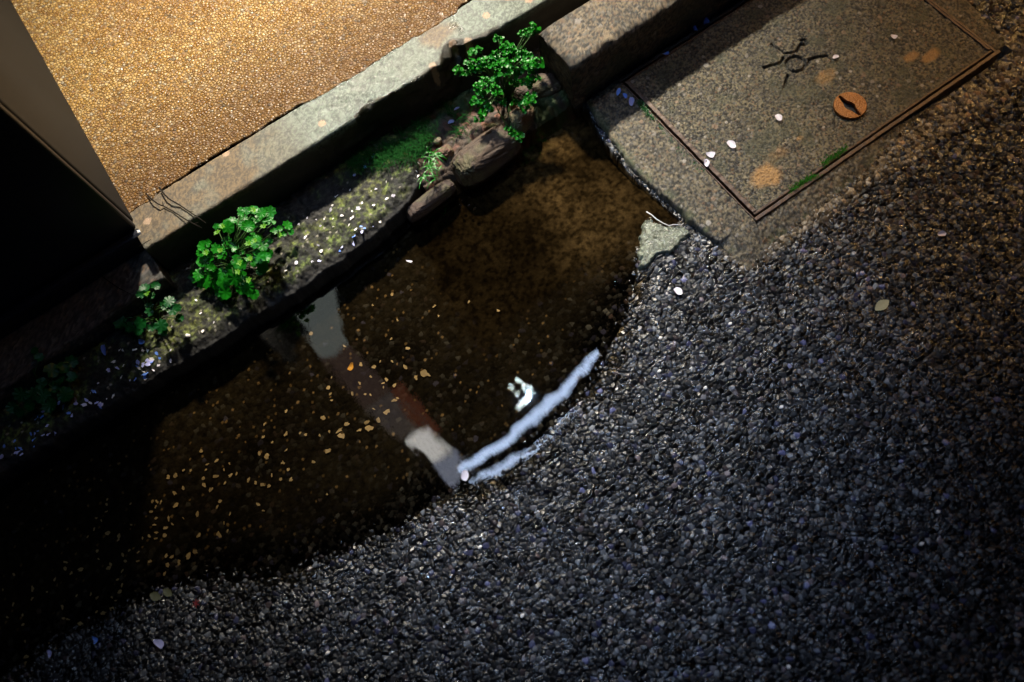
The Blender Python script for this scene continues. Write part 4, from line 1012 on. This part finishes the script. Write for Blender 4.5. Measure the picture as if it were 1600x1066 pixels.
# key lamp (white street lamp by the building) as a spot in a lamp head on a pole
LP = Vector((1.6, 4.0, 3.75))
kl = empty('street_lamp', (LP.x, LP.y + .6, .12)); tag(kl, 'street lamp on a pole at the back of the pavement, outside the photo', 'street light')
mb = MB(); mb.tube([(0, 0, 0), (0, 0, 4.4)], .05, .04, 12); mb.tube([(0, 0, 4.3), (0, -.6, 4.42)], .03, .025, 8); mb.build('pole', M['pole'], kl)
mb = MB(); mb.box(-.2, -.85, 4.34, .2, -.35, 4.42); mb.build('lamp_head', M['pole'], kl)
L = bpy.data.lights.new('lamp', 'SPOT'); L.energy = 4300; L.color = (1., .90, .74); L.shadow_soft_size = .16; L.spot_size = math.radians(22.5); L.spot_blend = 1.
lo = bpy.data.objects.new('lamp', L); C.objects.link(lo); lo.location = LP
aim = Vector((.33, 1.22, 0)); lo.rotation_euler = (aim - LP).to_track_quat('-Z', 'Y').to_euler()
L2 = bpy.data.lights.new('asphalt_fill', 'SPOT'); L2.energy = 820; L2.color = (.42, .62, 1.); L2.shadow_soft_size = .012; L2.spot_size = math.radians(11.8); L2.spot_blend = 1.  # bluish spot added at the lantern to light the asphalt
l2 = bpy.data.objects.new('asphalt_fill', L2); C.objects.link(l2); p2 = mirror(823, 621, 5.9); l2.location = p2
l2.rotation_euler = (Vector((.19, .36, 0)) - p2).to_track_quat('-Z', 'Y').to_euler()
# warm shop lantern to the right, low, glinting on wet grains
wp = mirror(1480, 190, 3.0)
r2 = empty('shop_lantern', wp); tag(r2, 'warm orange lantern to the right, seen as glints on wet stones', 'lantern')
bm = bmesh.new(); bmesh.ops.create_uvsphere(bm, u_segments=20, v_segments=12, radius=.13); me = bpy.data.meshes.new('globe'); bm.to_mesh(me); bm.free()
link('globe', me, emit('warm_globe', (1., .50, .12), 70), r2)
L3 = bpy.data.lights.new('lantern_fill', 'SPOT'); L3.energy = 300; L3.color = (1., .56, .18); L3.shadow_soft_size = .06; L3.spot_size = math.radians(15); L3.spot_blend = 1.  # warm spot added at the lantern to light the cover
l3 = bpy.data.objects.new('lantern_fill', L3); C.objects.link(l3); l3.location = wp - Vector((0, 0, .16))
l3.rotation_euler = (Vector((1.10, .33, 0)) - l3.location).to_track_quat('-Z', 'Y').to_euler()
# ------------------------------------------------------------------ world: last light of dusk
w = bpy.data.worlds.new('World'); bpy.context.scene.world = w; w.use_nodes = True
nt = w.node_tree; bg = nt.nodes['Background']; sk = nt.nodes.new('ShaderNodeTexSky'); sk.sky_type = 'NISHITA'; sk.sun_disc = False
sk.sun_elevation = math.radians(-3); sk.sun_rotation = math.radians(200); sk.ozone_density = 6
nt.links.new(sk.outputs[0], bg.inputs[0]); bg.inputs[1].default_value = .12
# ------------------------------------------------------------------ camera
cam = bpy.data.cameras.new('camera'); cam.sensor_width = 36; cam.lens = 36 * F / 1600; cam.clip_start = .02; cam.clip_end = 200
co = bpy.data.objects.new('camera', cam); C.objects.link(co)
R = Vector((A[0], B[0], -n[0])); U = -Vector((A[1], B[1], -n[1])); Fw = Vector((A[2], B[2], -n[2]))
mat = Matrix((R, U, -Fw)).transposed().to_4x4(); mat.translation = (0, 0, H); co.matrix_world = mat
cam.dof.use_dof = True; cam.dof.aperture_fstop = 1.8
fp = Vector(P(1010, 420)); cam.dof.focus_distance = float((fp - Vector((0, 0, H))).dot(Fw))
sc = bpy.context.scene; sc.camera = co; sc.cycles.use_denoising = True; sc.cycles.use_adaptive_sampling = False
sc.view_settings.view_transform = 'Standard'; sc.view_settings.look = 'None'; sc.view_settings.exposure = 0; sc.view_settings.gamma = 1
sc.render.resolution_x = 1024; sc.render.resolution_y = 682
